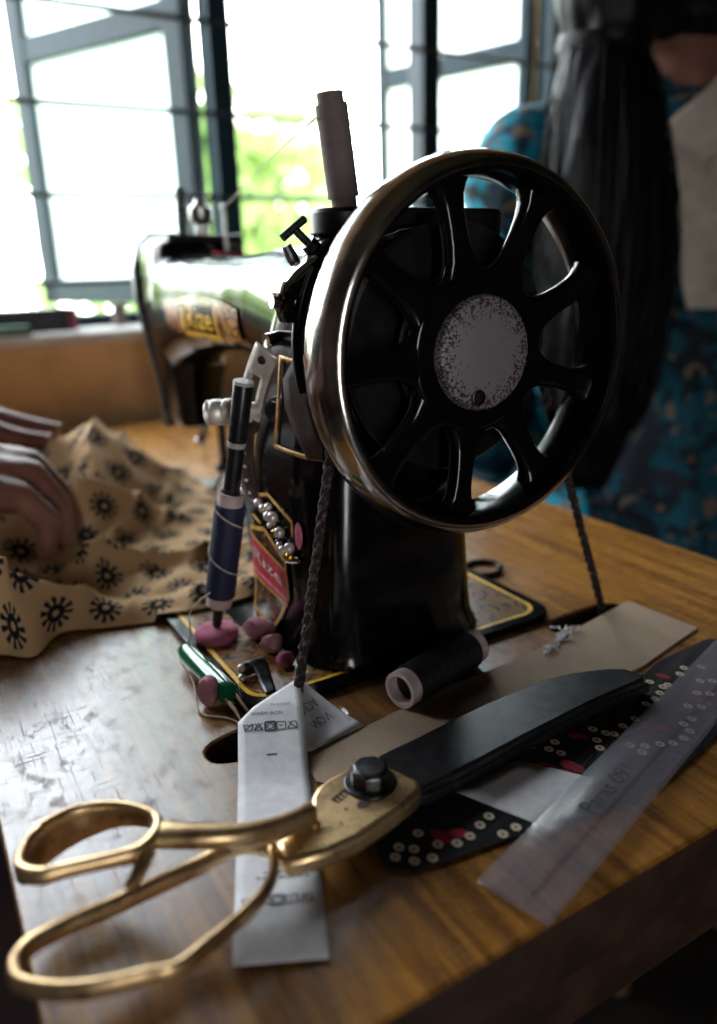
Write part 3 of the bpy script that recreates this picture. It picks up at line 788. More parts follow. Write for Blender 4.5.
# handwheel
def wl(prof, mi=0, n=96): mb.lathe((0, 0, AX), (1, 0, 0), prof, n, mi, True)
mb = MB(); wl([(0, 0.0742), (0.0, 0.0762), (-0.0020, 0.0784), (-0.007, 0.0808), (-0.0135, 0.0820), (-0.020, 0.0808), (-0.025, 0.0784), (-0.027, 0.0755), (-0.0265, 0.074), (-0.014, 0.0735)])
wheel = mb.build('handwheel_rim', M['chrome'], mc, smooth=50)
mb = MB(); wl([(-0.0008, 0.0744), (-0.0010, 0.0724), (-0.0035, 0.0716), (-0.013, 0.0708), (-0.021, 0.0712), (-0.026, 0.0726), (-0.026, 0.0736), (-0.004, 0.0746)])
mb.build('inner_ring', M['enamel'], wheel, smooth=30)
mb = MB(); mb.lathe((0, 0, AX), (1, 0, 0), [(-0.040, 0.0005), (-0.040, 0.030), (-0.026, 0.033), (-0.021, 0.0362), (-0.0125, 0.0358), (-0.0108, 0.0345), (-0.0100, 0.032), (-0.0100, 0.0005)], 64)
mb.build('hub', M['enamel'], wheel, smooth=40)
mb = MB(); mb.lathe((0, 0, AX), (1, 0, 0), [(-0.048, 0.036), (-0.048, 0.054), (-0.0455, 0.056), (-0.042, 0.052), (-0.0385, 0.0495), (-0.035, 0.052), (-0.0315, 0.056), (-0.0295, 0.0545), (-0.029, 0.032)], 64, 0, True)
mb.build('belt_pulley', M['enamel_dull'], wheel, smooth=40)
for k in range(9):
    a = math.radians(103-40*k); ca, sa = math.cos(a), math.sin(a)
    mb = MB(); rings = []
    for r, hw, ht in ((0.0325, 0.0125, 0.0048), (0.0365, 0.0092, 0.0046), (0.040, 0.0074, 0.0044), (0.046, 0.0062, 0.0043), (0.053, 0.0057, 0.0043), (0.060, 0.0058, 0.0044), (0.0650, 0.0066, 0.0048), (0.0685, 0.0084, 0.0052), (0.0722, 0.0120, 0.0058)):
        ring = []
        for q in range(16):
            t = 2*PI*q/16; c_, s_ = math.cos(t), math.sin(t)
            ly = hw*math.copysign(abs(c_)**0.7, c_); lx = ht*math.copysign(abs(s_)**0.7, s_)
            ring.append((-0.0150+lx, r*ca-ly*sa, AX+r*sa+ly*ca))
        rings.append(ring)
    mb.rings(rings); mb.build('spoke', M['enamel'], wheel, smooth=60)
mb = MB(); mb.lathe((0, 0, AX), (1, 0, 0), [(-0.012, 0.0005), (-0.012, 0.0248), (-0.0085, 0.0248), (-0.0068, 0.0238), (-0.0060, 0.021), (-0.0058, 0.0005)], 64)
cap = mb.build('hub_cap', M['cap'], wheel, smooth=40)
sy, sz = 0.019*math.cos(math.radians(-104)), AX+0.019*math.sin(math.radians(-104))
mb = MB(); mb.lathe((0, sy, sz), (1, 0, 0), [(-0.0065, 0.0036), (-0.0050, 0.0036), (-0.0048, 0.0030), (-0.0055, 0.0028), (-0.0046, 0.0024), (-0.0044, 0.0003)], 20)
mb.build('cap_screw', M['darksteel'], cap)
# bobbin winder beside the wheel
mb = MB()
mb.sweep(cr([(-0.056, -0.0690, 0.1740), (-0.056, -0.0708, 0.1820), (-0.056, -0.0650, 0.1900), (-0.056, -0.0590, 0.1960), (-0.056, -0.0520, 0.2020), (-0.056, -0.0460, 0.2090)], 20), 0.0032, 0.0075, 10, up=(1, 0, 0))
wd = mb.build('bobbin_winder', M['enamel'], mc)
mb = MB(); mb.sweep(cr([(-0.0535, -0.0750, 0.1850), (-0.0535, -0.0700, 0.1905), (-0.0535, -0.0635, 0.1955), (-0.0535, -0.0580, 0.1995)], 16), [0.0012+0.0014*math.sin(PI*i/15) for i in range(16)], 0.0060, 8, up=(1, 0, 0)); mb.build('winder_plate', M['chrome'], wd)
mb = MB(); mb.tube([(-0.055, -0.0695, 0.1815), (-0.055, -0.0775, 0.1820)], 0.0028, 12); mb.build('winder_screw', M['chrome'], wd)
mb = MB(); mb.tube([(-0.050, 0.0690*math.cos(math.radians(a)), 0.1625+0.0690*math.sin(math.radians(a))-0.0015) for a in range(150, 196, 3)], 0.0024, 10); mb.build('friction_ring', M['enamel_dull'], wd, smooth=60)
mb = MB()
ts0, ts1 = Vector((-0.058, -0.0545, 0.2030)), Vector((-0.058, -0.0638, 0.2115))
mb.tube([ts0, ts1], 0.0018, 10); mb.tube([ts0-(ts1-ts0)*0.15, ts0+(ts1-ts0)*0.34], 0.0040, 8)
dd = Vector((0, -0.0088, -0.0062)); mb.tube([ts1+dd*0.62, ts1-dd*0.62], 0.0018, 10)
mb.build('winder_thumb_screw', M['darksteel'], wd)
mb = MB(); mb.sweep([(-0.065, -0.0590, 0.1945), (-0.065, -0.0618, 0.2000), (-0.065, -0.0643, 0.2048)], [0.002, 0.0026, 0.0020], [0.002, 0.0026, 0.0020], 10, up=(1, 0, 0)); mb.build('winder_lever', M['darksteel'], wd)
mb = MB(); mb.prism(rrect(-0.074, -0.044, -0.0535, 0.0465, 0.0148), 0.2075, 0.2195); mb.build('top_cover', M['enamel_dull'], mc, bevel=0.002)
mb = MB(); mb.tube([(-0.0650, -0.0340, 0.2175), (-0.0650, -0.0390, 0.257)], 0.0022, 10); mb.build('spool_pin', M['steel'], mc)

# tall thread tube on the pin
def spoolset(name, a, b, r, core, label, cat, matw, mate, seed=1, flare=1.0, endlen=0.0045):
    a, b = Vector(a), Vector(b); ax = (b-a); L = ax.length
    t = thing(name, tuple(a), label, cat)
    rnd = random.Random(seed)
    m_ = MB(); prof = [(endlen, core)]
    k = max(10, int(L/0.0012))
    for i in range(k+1): prof.append((endlen+(L-2*endlen)*i/k, r*(1+0.008*math.sin(i*1.1)+rnd.uniform(-0.006, 0.006))))
    prof.append((L-endlen, core)); m_.lathe(a, ax, prof, 28)
    m_.build('wound_thread', matw, t)
    m_ = MB(); m_.lathe(a, ax, [(0, core*0.78), (0, core), (L, core), (L, core*0.78)], 28, 0, True)
    m_.build('tube', mate, t)
    return t
spoolset('thread_spool', (-0.0650, -0.0343, 0.2200), (-0.0650, -0.0402, 0.2660), 0.0069, 0.0056, 'tall taupe thread spool standing on the pin on top of the machine', 'thread spool', M['cone_thread'], M['cone_thread'], 2)
mb = MB(); mb.tube(cr([(-0.0650, -0.0470, 0.256), (-0.19, -0.012, 0.255), (-0.345, 0.0180, 0.2395)], 24), 0.00035, 6)
tag(mb.build('sewing_thread', M['thread']), 'thin pale thread stretched from the tall spool to the pin on the arm', 'thread')

# ================================================================== belt
mb = MB()
yR, yL = 0.112, -0.0905
rp = 0.0515; xb = -0.0385
def tang(y0, sgn):
    d = math.hypot(y0, AX+0.05); th = math.atan2(-(AX+0.05), y0); b = math.acos(rp/d)
    return th+sgn*b
aR, aL = tang(yR, 1), tang(yL, -1)
if aL < aR: aL += 2*PI
path = [(xb+0.009, yR, -0.05), (xb+0.009, yR-0.001, 0.0)]
arcn = 26
for i in range(arcn+1):
    a = aR+(aL-aR)*i/arcn; path.append((xb, rp*math.cos(a), AX+rp*math.sin(a)))
path += [(xb+0.009, yL+0.001, 0.0), (xb+0.009, yL, -0.05)]
dp = []
for a, b in zip(path, path[1:]):
    a, b = Vector(a), Vector(b); k = max(1, int((b-a).length/0.0012))
    for j in range(k): dp.append(a.lerp(b, j/k))
dp.append(Vector(path[-1]))
for ph in (0, 2*PI/3, 4*PI/3):
    pts = []
    for i, p in enumerate(dp):
        tg = (dp[min(i+1, len(dp)-1)]-dp[max(i-1, 0)]).normalized(); u = Vector((1, 0, 0)); w = tg.cross(u).normalized()
        a = ph+i*0.42; jit = 1+0.25*noise.noise(p*260+Vector((ph, 0, 0)))
        pts.append(p+(u*math.cos(a)+w*math.sin(a))*0.00115*jit)
    mb.tube(pts, [0.00135*(1+0.3*noise.noise(p*400)) for p in pts], 6)
for i in range(90):
    p = random.choice(dp); d = Vector((random.gauss(0, 1), random.gauss(0, 1), random.gauss(0, 1))).normalized()
    if p.z < 0.002: continue
    mb.tube([p+d*0.001, p+d*0.0035+Vector((0, 0, random.uniform(-.002, .002))), p+d*0.005+Vector((0, 0, random.uniform(-.003, .003)))], [0.00018, 0.00014, 0.0001], 4)
tag(mb.build('drive_belt', M['rope'], smooth=60), 'frayed dark twisted cord belt running from the wheel down through the table slots', 'drive belt')

# ================================================================== scissors
sc = thing('scissors', (0.05, -0.09, 0.0), 'large tailor scissors with brass handles and blackened blades lying open-handled', 'scissors')
mb = MB()
UB = [(0.0482, 0.0530), (0.0396, 0.0499), (0.0345, 0.0425), (0.0290, 0.0270), (0.0259, 0.0092), (0.0265, -0.010), (0.0273, -0.0271), (0.0293, -0.045), (0.0314, -0.0618), (0.0335, -0.0834), (0.0380, -0.0885), (0.0500, -0.088), (0.0600, -0.0840), (0.0584, -0.0622), (0.0551, -0.0292), (0.0532, -0.006), (0.0515, 0.0143), (0.0509, 0.0488)]
mb.prism(UB, 0.0075, 0.0120); ub = mb.build('upper_blade', M['bladesteel'], sc, bevel=0.0012)
mb = MB(); mb.prism([(0.0500, 0.0560), (0.0400, 0.0550), (0.0330, 0.020), (0.0340, -0.03), (0.0390, -0.085), (0.0560, -0.085), (0.0585, -0.076), (0.0575, -0.06), (0.0540, -0.0257), (0.0500, 0.0207)], 0.0022, 0.0070)
mb.build('lower_blade', M['bladesteel'], sc, bevel=0.001)
mb = MB()
BR = [(0.0605, -0.0815), (0.0560, -0.0800), (0.0483, -0.0829), (0.0422, -0.0857), (0.0361, -0.0905), (0.0352, -0.0950), (0.0360, -0.0998), (0.0372, -0.108), (0.0395, -0.1140), (0.0437, -0.1187), (0.0505, -0.1225), (0.0552, -0.1290), (0.0570, -0.1390), (0.0660, -0.1405), (0.0685, -0.1380), (0.0708, -0.1260), (0.0706, -0.1142), (0.0669, -0.0973), (0.0632, -0.0850)]
mb.prism(BR, 0.0062, 0.0140); br = mb.build('brass_shank', M['brass'], sc, bevel=0.0022, seg=3)
def inset(pts, d, closed=True):
    n = len(pts); P = [Vector((a, b)) for a, b in pts]; ar = sum(P[i].x*P[(i+1) % n].y-P[(i+1) % n].x*P[i].y for i in range(n)); sg = 1 if ar > 0 else -1
    o = []
    for i in range(n):
        t = (P[(i+1) % n]-P[i-1]).normalized(); o.append(P[i]+Vector((-t.y, t.x))*d*sg)
    return o
RB16 = [(0.0581,-0.1391),(0.0514,-0.1452),(0.0491,-0.1532),(0.0508,-0.1658),(0.0515,-0.1791),(0.0525,-0.1947),(0.0524,-0.2063),(0.0541,-0.2163),(0.0582,-0.2213),(0.0627,-0.2232),(0.0695,-0.2223),(0.0771,-0.2146),(0.0829,-0.2043),(0.0866,-0.192),(0.0894,-0.1819),(0.0861,-0.1706),(0.0824,-0.16),(0.077,-0.1495),(0.0694,-0.1422),(0.0618,-0.1394)]
RB22 = [(0.0647,-0.1417),(0.0582,-0.1476),(0.056,-0.1554),(0.0576,-0.1676),(0.0583,-0.1804),(0.0592,-0.1955),(0.0591,-0.2067),(0.0608,-0.2163),(0.0647,-0.2212),(0.0691,-0.223),(0.0757,-0.2221),(0.083,-0.2148),(0.0886,-0.2048),(0.0922,-0.1929),(0.0949,-0.1831),(0.0917,-0.1722),(0.0882,-0.1619),(0.0829,-0.1518),(0.0756,-0.1447),(0.0682,-0.142)]
hz = [0, 0.1, 0.3, 0.5, 0.7, 0.9, 1, 1, 1, 1, 1, 1, 1, 1, 1, 0.9, 0.7, 0.4, 0.15, 0]
pts = []
ring = [(Vector(a).lerp(Vector(b), f)) for a, b, f in zip(RB16, RB22, hz)]
ring = inset([(p.x, p.y) for p in ring], 0.0024)
for p, f in zip(ring, hz): pts.append((p.x, p.y, 0.016+0.006*f-0.0030))
pp = cr(pts, 90, True)
mb = MB(); mb.sweep(pp, [0.0019+0.0005*math.sin(i/90*2*PI) for i in range(90)], 0.0030, 14, closed=True)
mb.build('finger_bow', M['brass'], br, smooth=60)
S30 = [(0.0445,-0.1713),(0.0369,-0.1733),(0.0271,-0.1822),(0.0224,-0.1941),(0.0244,-0.2054),(0.0307,-0.2122),(0.0372,-0.2154),(0.0436,-0.2151),(0.0492,-0.2099),(0.0514,-0.2013),(0.0541,-0.1904),(0.0552,-0.1817),(0.0513,-0.175)]
ring = inset(S30, 0.0018)
k = len(ring); hts = [0.0032, 0.0038, 0.0052, 0.0070, 0.0080, 0.0078, 0.0052, 0.0034, 0.0028, 0.0025, 0.0026, 0.0030, 0.0032]
pp = cr([(p.x, p.y, 0.030-h) for p, h in zip(ring, hts)], 80, True)
hh = [h.x for h in cr([(h, 0, 0) for h in hts], 80, True)]
mb = MB(); mb.sweep(pp, 0.0019, hh, 14, closed=True)
pp = cr([(0.0478, -0.1745, 0.0262), (0.0555, -0.1610, 0.0250), (0.0590, -0.1510, 0.0232), (0.0590, -0.1400, 0.0205), (0.0568, -0.1290, 0.0178), (0.0535, -0.1245, 0.0150)], 30)
mb.sweep(pp, [0.0048-0.0020*math.sin(min(1, i/22)*PI*0.5)+(0.0006 if i > 24 else 0) for i in range(30)], [0.0034+0.0012*i/29 for i in range(30)], 14)
mb.sweep(cr([(0.0540, -0.1255, 0.0150), (0.0520, -0.1150, 0.0050), (0.0500, -0.100, 0.0042)], 10), 0.006, 0.0018, 12)
mb.sweep(cr([(0.0535, -0.1795, 0.0265), (0.0580, -0.1835, 0.0240), (0.0605, -0.1875, 0.0215)], 10), [0.003, 0.0028, 0.0026, 0.0024, 0.0022, 0.002, 0.0019, 0.0018, 0.0018, 0.0016], 0.0024, 10)
mb.build('thumb_bow', M['brass'], sc, smooth=60)
mb = MB(); bc = (0.0485, -0.0962, 0.0138)
mb.lathe(bc, (0, 0, 1), [(0, 0.0100), (0.0012, 0.0098), (0.0014, 0.004)], 28)
mb.lathe(bc, (0.0, 0.0, 1), [(0.0012, 0.0076), (0.0062, 0.0074), (0.0076, 0.0060), (0.0080, 0.0005)], 8)
mb.build('pivot_bolt', M['darksteel'], sc, smooth=25, bevel=0.0004)
def disc(cx, cy, r, z, rx=1.0, n=16): return [(cx+r*math.cos(2*PI*i/n)*rx, cy+r*math.sin(2*PI*i/n), z) for i in range(n)]
mb = MB(); mb.add(disc(0.0575, -0.1045, 0.0026, 0.01415, 0.8), [tuple(range(16))]); mb.add(disc(0.0405, -0.0975, 0.0020, 0.01415), [tuple(range(16))]); mb.add(disc(0.0565, -0.1110, 0.0006, 0.01415), [tuple(range(16))])
def quad2(c, u, v, a, b, z): c = Vector(c); u = Vector(u); v = Vector(v); return [tuple(c+u*s1*a+v*s2*b)+(z,) for s1, s2 in ((-1,-1),(1,-1),(1,1),(-1,1))]
for off in (-0.0016, -0.0008, 0.0016): mb.add(quad2((0.0492+off*0.9, -0.1085+off*0.3), (0.35, -0.93), (0.93, 0.35), 0.0001+0.0042, 0.00025, 0.01415), [(0, 1, 2, 3)])
for q in range(5): mb.add(quad2((0.0478+q*0.0007, -0.1050-q*0.0018), (0.35, -0.93), (0.93, 0.35), 0.0004, 0.0011, 0.01415), [(0, 1, 2, 3)])
for off in (0, 0.0016): mb.add(quad2((0.0610+off, -0.1225), (0.2, 0.98), (0.98, -0.2), 0.0032, 0.0002, 0.01415), [(0, 1, 2, 3)])
mb.build('stamped_marks', M['leather'], br)

# ================================================================== ruler
rd = Vector((-0.0653, 0.2197, 0)).normalized()*1.0
rn = Vector((rd.y, -rd.x, 0))                             # across, towards the table edge
rc = Vector((0.0972, -0.0860, 0))
WR, LR = 0.0272, 0.312
prof = [(0, 0.0020), (0, 0.0026), (0.0075, 0.0048), (0.0175, 0.0048), (0.0190, 0.0042), (0.0265, 0.0040), (WR, 0.0036), (WR, 0.0020)]
mb = MB(); mb.rings([[tuple(rc+rd*L+rn*a+Vector((0, 0, z))) for a, z in prof] for L in (0, 0.001, LR)])
ruler = thing('ruler', tuple(rc), 'clear plastic ruler with black lettering lying over the black dotted cloth', 'ruler')
mb.build('blade', M['acrylic'], ruler, smooth=20, bevel=0.0004)
vs, fs = text2d('Paras 091', 0.0094, 0.0)
mb = MB(); mb.add([tuple(rc+rd*(0.0700+a)+rn*(0.0128-b)+Vector((0, 0, 0.0050))) for a, b in vs], fs); mb.build('lettering', M['ink'], ruler)
mb = MB()
for i in range(0, 301):
    L = 0.006+i*0.001; ln = 0.0052 if i % 10 == 0 else (0.004 if i % 5 == 0 else 0.0026)
    q = [rc+rd*(L-0.00007)+rn*(WR-0.0006), rc+rd*(L+0.00007)+rn*(WR-0.0006), rc+rd*(L+0.00007)+rn*(WR-ln), rc+rd*(L-0.00007)+rn*(WR-ln)]
    mb.add([tuple(p+Vector((0, 0, 0.0042))) for p in q], [(0, 1, 2, 3)])
mb.build('graduations', M['palerink'], ruler)

# ================================================================== black dotted cloth, white paper, card strip
mb = MB()
CO = [(0.0640, -0.1010), (0.0700, -0.1060), (0.0775, -0.1045), (0.0825, -0.0969), (0.0850, -0.0780), (0.0880, -0.0568), (0.0915, -0.0384), (0.0960, 0.000), (0.0900, 0.040), (0.0800, 0.0776), (0.0640, 0.1250), (0.0330, 0.1300), (0.0300, 0.1100), (0.0320, 0.0840), (0.0380, 0.0628), (0.0440, 0.030), (0.0490, -0.0073), (0.0530, -0.0606), (0.0580, -0.085)]
co = cr([(a, b, 0) for a, b in CO], 76, True)
n = len(co); cxy = Vector((0.066, 0.005, 0))
rows = []
for f in (0.0, 0.25, 0.5, 0.75, 0.93, 1.0):
    rows.append([Vector((cxy.x+(p.x-cxy.x)*f, cxy.y+(p.y-cxy.y)*f, 0.0012+0.0002*math.sin(p.x*400+p.y*170))) for p in co+[co[0]]])
mb.grid(rows)
def flat_disc(cx, cy, r, z, mi, ax=1.0, hole=0.0, rot=0.0):
    n = 16; o = []
    for i in range(n):
        a = 2*PI*i/n; x, y = r*math.cos(a), r*math.sin(a)*ax
        o.append((cx+x*math.cos(rot)-y*math.sin(rot), cy+x*math.sin(rot)+y*math.cos(rot)))
    if hole:
        inn = [(cx+(x-cx)*hole, cy+(y-cy)*hole) for x, y in o]
        mb.add([(x, y, z) for x, y in o]+[(x, y, z) for x, y in inn], [(i, (i+1) % n, n+(i+1) % n, n+i) for i in range(n)], mi)
    else: mb.add([(x, y, z) for x, y in o], [tuple(range(n))], mi)
DOTS = [(0.0417,-0.0475),(0.0428,-0.0395),(0.0506,-0.0185),(0.0562,-0.0137),(0.0609,-0.0115),(0.0539,-0.0081),(0.0625,0.0077),(0.0558,0.0124),(0.061,0.0148),(0.0671,0.0045),(0.0633,0.0171),(0.0613,0.025),(0.0604,0.0336),(0.0549,0.0474),(0.0543,0.0542),(0.0521,0.0603),(0.0493,0.0659),(0.0429,0.0645),(0.0494,0.0693),(0.0458,0.0826),(0.0431,0.0892),(0.0732,-0.1015),(0.0699,-0.0978),(0.0782,-0.0970),(0.0735,-0.0939),(0.0678,-0.0882),(0.0804,-0.0909),(0.0761,-0.0855),(0.0792,-0.0795),(0.0789,-0.0735),(0.0764,-0.0669),(0.0745,-0.0611),(0.0844,-0.063),(0.0842,-0.0567),(0.0724,0.0165),(0.0784,0.0168),(0.0787,0.0274),(0.0811,0.0325),(0.0813,0.0393),(0.0793,0.0458),(0.0739,0.0543),(0.0663,0.0617),(0.0614,0.0745),(0.0652,0.0787),(0.0584,0.0897),(0.0553,0.085),(0.0762,0.0211),(0.070,0.066),(0.0745,0.048),(0.0585,0.0975),(0.054,0.103),(0.050,0.109),(0.047,0.097)]
for x, y in DOTS: flat_disc(x, y, 0.0021, 0.00155, 1, 0.92, 0.28)
for x, y, r, rot in ((0.0696,-0.0140,0.0052,0.3), (0.0702,-0.0213,0.0045,1.2), (0.0644,-0.0221,0.004,0.5), (0.0732,-0.0825,0.0045,0.2), (0.0755,-0.0760,0.004,1.0), (0.0426,0.0743,0.0035,0.4), (0.0688,0.0364,0.0055,0.6), (0.0650,0.0420,0.004,1.4), (0.0688,0.0702,0.004,0.3), (0.056,0.003,0.004,0.8)):
    flat_disc(x, y, r, 0.00150, 2, 0.55, 0, rot)
tag(mb.build('dotted_cloth', [M['blackcloth'], M['dotprint'], M['redprint']]), 'black cotton scrap printed with cream dots and red flowers under the ruler', 'cloth')
mb = MB(); rows = []
wp = [(0.0560, -0.0640), (0.0905, -0.0480), (0.0800, -0.0130), (0.0545, -0.0300)]
for j in range(6):
    r = []
    for i in range(6):
        u, v = i/5, j/5; a = Vector(wp[0]).lerp(Vector(wp[1]), u); b = Vector(wp[3]).lerp(Vector(wp[2]), u); p = a.lerp(b, v)
        r.append((p.x, p.y, 0.00182-0.0*u))
    rows.append(r)
mb.grid(rows); tag(mb.build('paper_scrap', M['paper'], solid=0.0002), 'small blank white paper scrap tucked between scissors and ruler', 'paper')
mb = MB(); mb.prism([(-0.0266, 0.1296), (0.0183, 0.1330), (0.0240, 0.1050), (0.0300, 0.0765), (0.0350, 0.010), (0.0360, -0.040), (0.0300, -0.100), (0.0215, -0.1050), (0.0020, -0.1030), (0.0000, -0.0690), (-0.0075, -0.020), (-0.0090, 0.028), (-0.0170, 0.075)], 0.0001, 0.0012)
tag(mb.build('cardboard_strip', M['card'], smooth=0), 'rough brown card strip lying under the scissors and over the belt slot', 'cardboard')
mb = MB(); rnd = random.Random(4)
for i in range(16):
    p = Vector((-0.0065, 0.045, 0.0016)).lerp(Vector((-0.0148, 0.0705, 0.0022)), rnd.random())
    pts = [p]
    for k in range(5): pts.append(pts[-1]+Vector((rnd.gauss(-.0002, .0016), rnd.gauss(0.0004, .0024), 0)));
    pts = [Vector((q.x, q.y, max(0.0016, 0.0018+abs(rnd.gauss(0, .001))))) for q in pts]
    mb.tube(cr(pts, 14), 0.00042, 5)
tag(mb.build('thread_lint', M['lint']), 'tuft of white frayed thread on the edge of the brown card', 'thread')

# ================================================================== care label tape
tape = thing('care_label', (0.03, -0.12, 0.0), 'folded white care label tape with washing symbols running under the brass handles', 'label')
A0, A1 = Vector((0.0840, -0.1657)), Vector((0.0968, -0.1402))
dl = Vector((-0.9185, 0.3955))
def tz(a):
    z = 0.0011
    z += 0.0035*max(0, 1-abs(a-0.012)/0.014)*0.6
    if a > 0.082: z += 0.0115*min(1, (a-0.082)/0.04)**1.3
    return z
def tmap(a, v, off=0.0):
    """a: metres from the near end, v: 0..1 across"""
    p = A0.lerp(A1, v)+dl*a
    return (p.x, p.y, tz(a)+off)
mb = MB(); rows = []
for i in range(49):
    r = []
    for j in range(9):
        v = j/8; Lm = 0.1145+0.031*v; r.append(tmap(Lm*i/48, v))
    rows.append(r)
mb.grid(rows)
# folded-back part
fl = [tmap(0.1145+0.031*j/8, j/8) for j in range(9)]
apex = Vector(fl[-1])
e1, e2 = Vector((-0.0005, -0.0695, 0.0022)), Vector((0.0045, -0.0990, 0.0030))
r1 = []
for j in range(9):
    v = j/8; q = e2.lerp(e1, v); r1.append(q)
rows = [[Vector(fl[j]).lerp(r1[j], k/8)-Vector((0, 0, 0.0005+0.004*math.sin(PI*k/8)*(1-j/8*0.6))) for j in range(9)] for k in range(9)]
for r in rows:
    for p in r: p.z = max(p.z, 0.0016)
mb.grid(rows)
mb.build('tape', M['paper'], tape, solid=0.00025, smooth=70)
mb = MB()
def ink(u0, a0, pts, w=0.0004, mi=0):
    """polyline in label space (across, along), metres"""
    for (x0, y0), (x1, y1) in zip(pts, pts[1:]):
        d = Vector((x1-x0, y1-y0)); L = d.length
        if L < 1e-6: continue
        d /= L; n_ = Vector((-d.y, d.x))*w/2; k = max(1, int(L/0.001))
        va, vb = [], []
        for i in range(k+1):
            c = Vector((x0, y0))+d*L*i/k
            for s_, lst in ((1, va), (-1, vb)):
                q = c+n_*s_; lst.append(tmap(a0+q.y, (u0+q.x)/0.0285, 0.00035))
        o = mb.add(va+vb, [(i, i+1, k+1+i+1, k+1+i) for i in range(k)], mi)
def symbols(a0, s=1.0, mi=0, w=0.00045):
    r = 0.0017*s
    sq = lambda k: [(-k, -k), (k, -k), (k, k), (-k, k), (-k, -k)]
    ink(0.0045, a0, [(-r*1.2, r*0.8), (-r*0.9, -r), (r*0.9, -r), (r*1.2, r*0.8)], w, mi); ink(0.0045, a0, [(-r*1.2, r*.5), (-.3*r, r*.8), (.3*r, r*.3), (r*1.2, r*.6)], w, mi); ink(0.0045, a0, [(-r, -r), (r, r)], w, mi)
    ink(0.0088, a0, [(-r*1.1, -r), (0, r), (r*1.1, -r), (-r*1.1, -r)], w, mi); ink(0.0088, a0, [(-r, -r), (r, r)], w, mi); ink(0.0088, a0, [(r, -r), (-r, r)], w, mi)
    ink(0.0138, a0, sq(r*1.25), w*2.2, mi); ink(0.0138, a0, [(r*.8*math.cos(t*PI/6), r*.8*math.sin(t*PI/6)) for t in range(13)], w, mi)
    ink(0.0184, a0, sq(r*1.1), w, mi); ink(0.0184, a0, [(-r*.4, 0), (r*.4, 0)], w, mi)
    ink(0.0233, a0, [(-r*1.3, -r), (r*1.2, -r), (r*0.9, r), (-r*.3, r), (-r*.5, r*.2), (-r*1.3, -r)], w, mi); ink(0.0233, a0, [(-r, r), (r, -r)], w, mi)
def words(body, u0, a0, size, mi=0):
    vs, fs = text2d(body, size)
    mb.add([tmap(a0+b, (u0+a)/0.0285, 0.00035) for a, b in vs], fs, mi)
symbols(0.1115)
words('WARM IRON', 0.0125, 0.1180, 0.0024); words('IN DAMP', 0.0185, 0.1225, 0.0022); words('COTTON', 0.0150, 0.0985, 0.0016, 1) if False else ink(0.0140, 0.0975, [(-0.0022, 0), (0.0020, 0.0002)], 0.0007, 0)
mb.build('printing', [M['ink'], M['palerink']], tape)
mb = MB()
for a0, u, L in ((0.0470, 0.014, 0.008), (0.0440, 0.017, 0.009), (0.0400, 0.016, 0.005), (0.0360, 0.0175, 0.008), (0.0335, 0.016, 0.009)):
    k = -L
    while k < L:
        l_ = random.uniform(0.0008, 0.0022); ink(u, a0, [(k, 0), (k+l_, 0)], 0.0009, 1); k += l_+0.0005
symbols(0.0235, 1.0, 1, 0.0006)
mb.build('printing', [M['ink'], M['palerink']], tape)
# letters on the folded part
mb = MB()
def fmap(u, v, off=0.0006):
    P = rows; k = min(max(u, 0), 0.999)*8; j = min(max(v, 0), 0.999)*8; a, b = int(k), int(j); f, g = k-a, j-b
    p = P[a][b].lerp(P[a+1][b], f).lerp(P[a][b+1].lerp(P[a+1][b+1], f), g)
    return (p.x, p.y, p.z+off)
for body, uc, sz in (('NOIDA', 0.36, 0.22), ('NON', 0.62, 0.22)):
    vs, fs = text2d(body, sz)
    mb.add([fmap(uc+b*0.9, 0.66+a*0.62) for a, b in vs], fs, 1)
mb.build('reverse_printing', [M['ink'], M['palerink']], tape)

# ================================================================== spools, pen, chalk, small things by the pillar
t = spoolset('thread_spool', (-0.0045, -0.0480, 0.0100), (-0.0200, 0.0080, 0.0100), 0.0096, 0.0088, 'black thread spool lying on its side in front of the machine pillar', 'thread spool', M['blackthread'], M['cardtube'], 3, endlen=0.006)
pa, pb = Vector((-0.1117, -0.0957, 0.0112)), Vector((-0.0862, -0.0800, 0.1450))
pd = pb-pa
pen = thing('pen', tuple(pa), 'slim black pen with white band standing upright through the navy spool', 'pen')
mb = MB(); mb.lathe(pa, pd, [(0, 0.0016), (0.002, 0.0026), (0.004, 0.0028), (0.030, 0.0030), (0.034, 0.0038), (0.106, 0.0042), (0.106, 0.0003)], 20); mb.build('barrel', M['blackplastic'], pen)
L = pd.length
mb = MB(); mb.lathe(pa, pd, [(0.107, 0.0044), (0.109, 0.0046), (L-0.002, 0.0050), (L, 0.0045), (L, 0.0003)], 20); mb.build('cap', M['blackplastic'], pen)
mb = MB(); mb.lathe(pa, pd, [(0.1045, 0.0045), (0.1072, 0.0046)], 20); mb.build('white_band', M['whiteplastic'], pen)
mb = MB(); mb.lathe(pa, pd, [(L-0.0012, 0.0052), (L+0.0004, 0.0049), (L+0.0006, 0.0003)], 20); mb.build('end_plug', M['whiteplastic'], pen)
sa, sb = pa+pd*0.105, pa+pd*0.585
spoolset('thread_spool', tuple(sa), tuple(sb), 0.0079, 0.0066, 'navy blue thread spool slipped upright over the black pen', 'thread spool', M['navythread'], M['cardtube'], 5, endlen=0.0065)
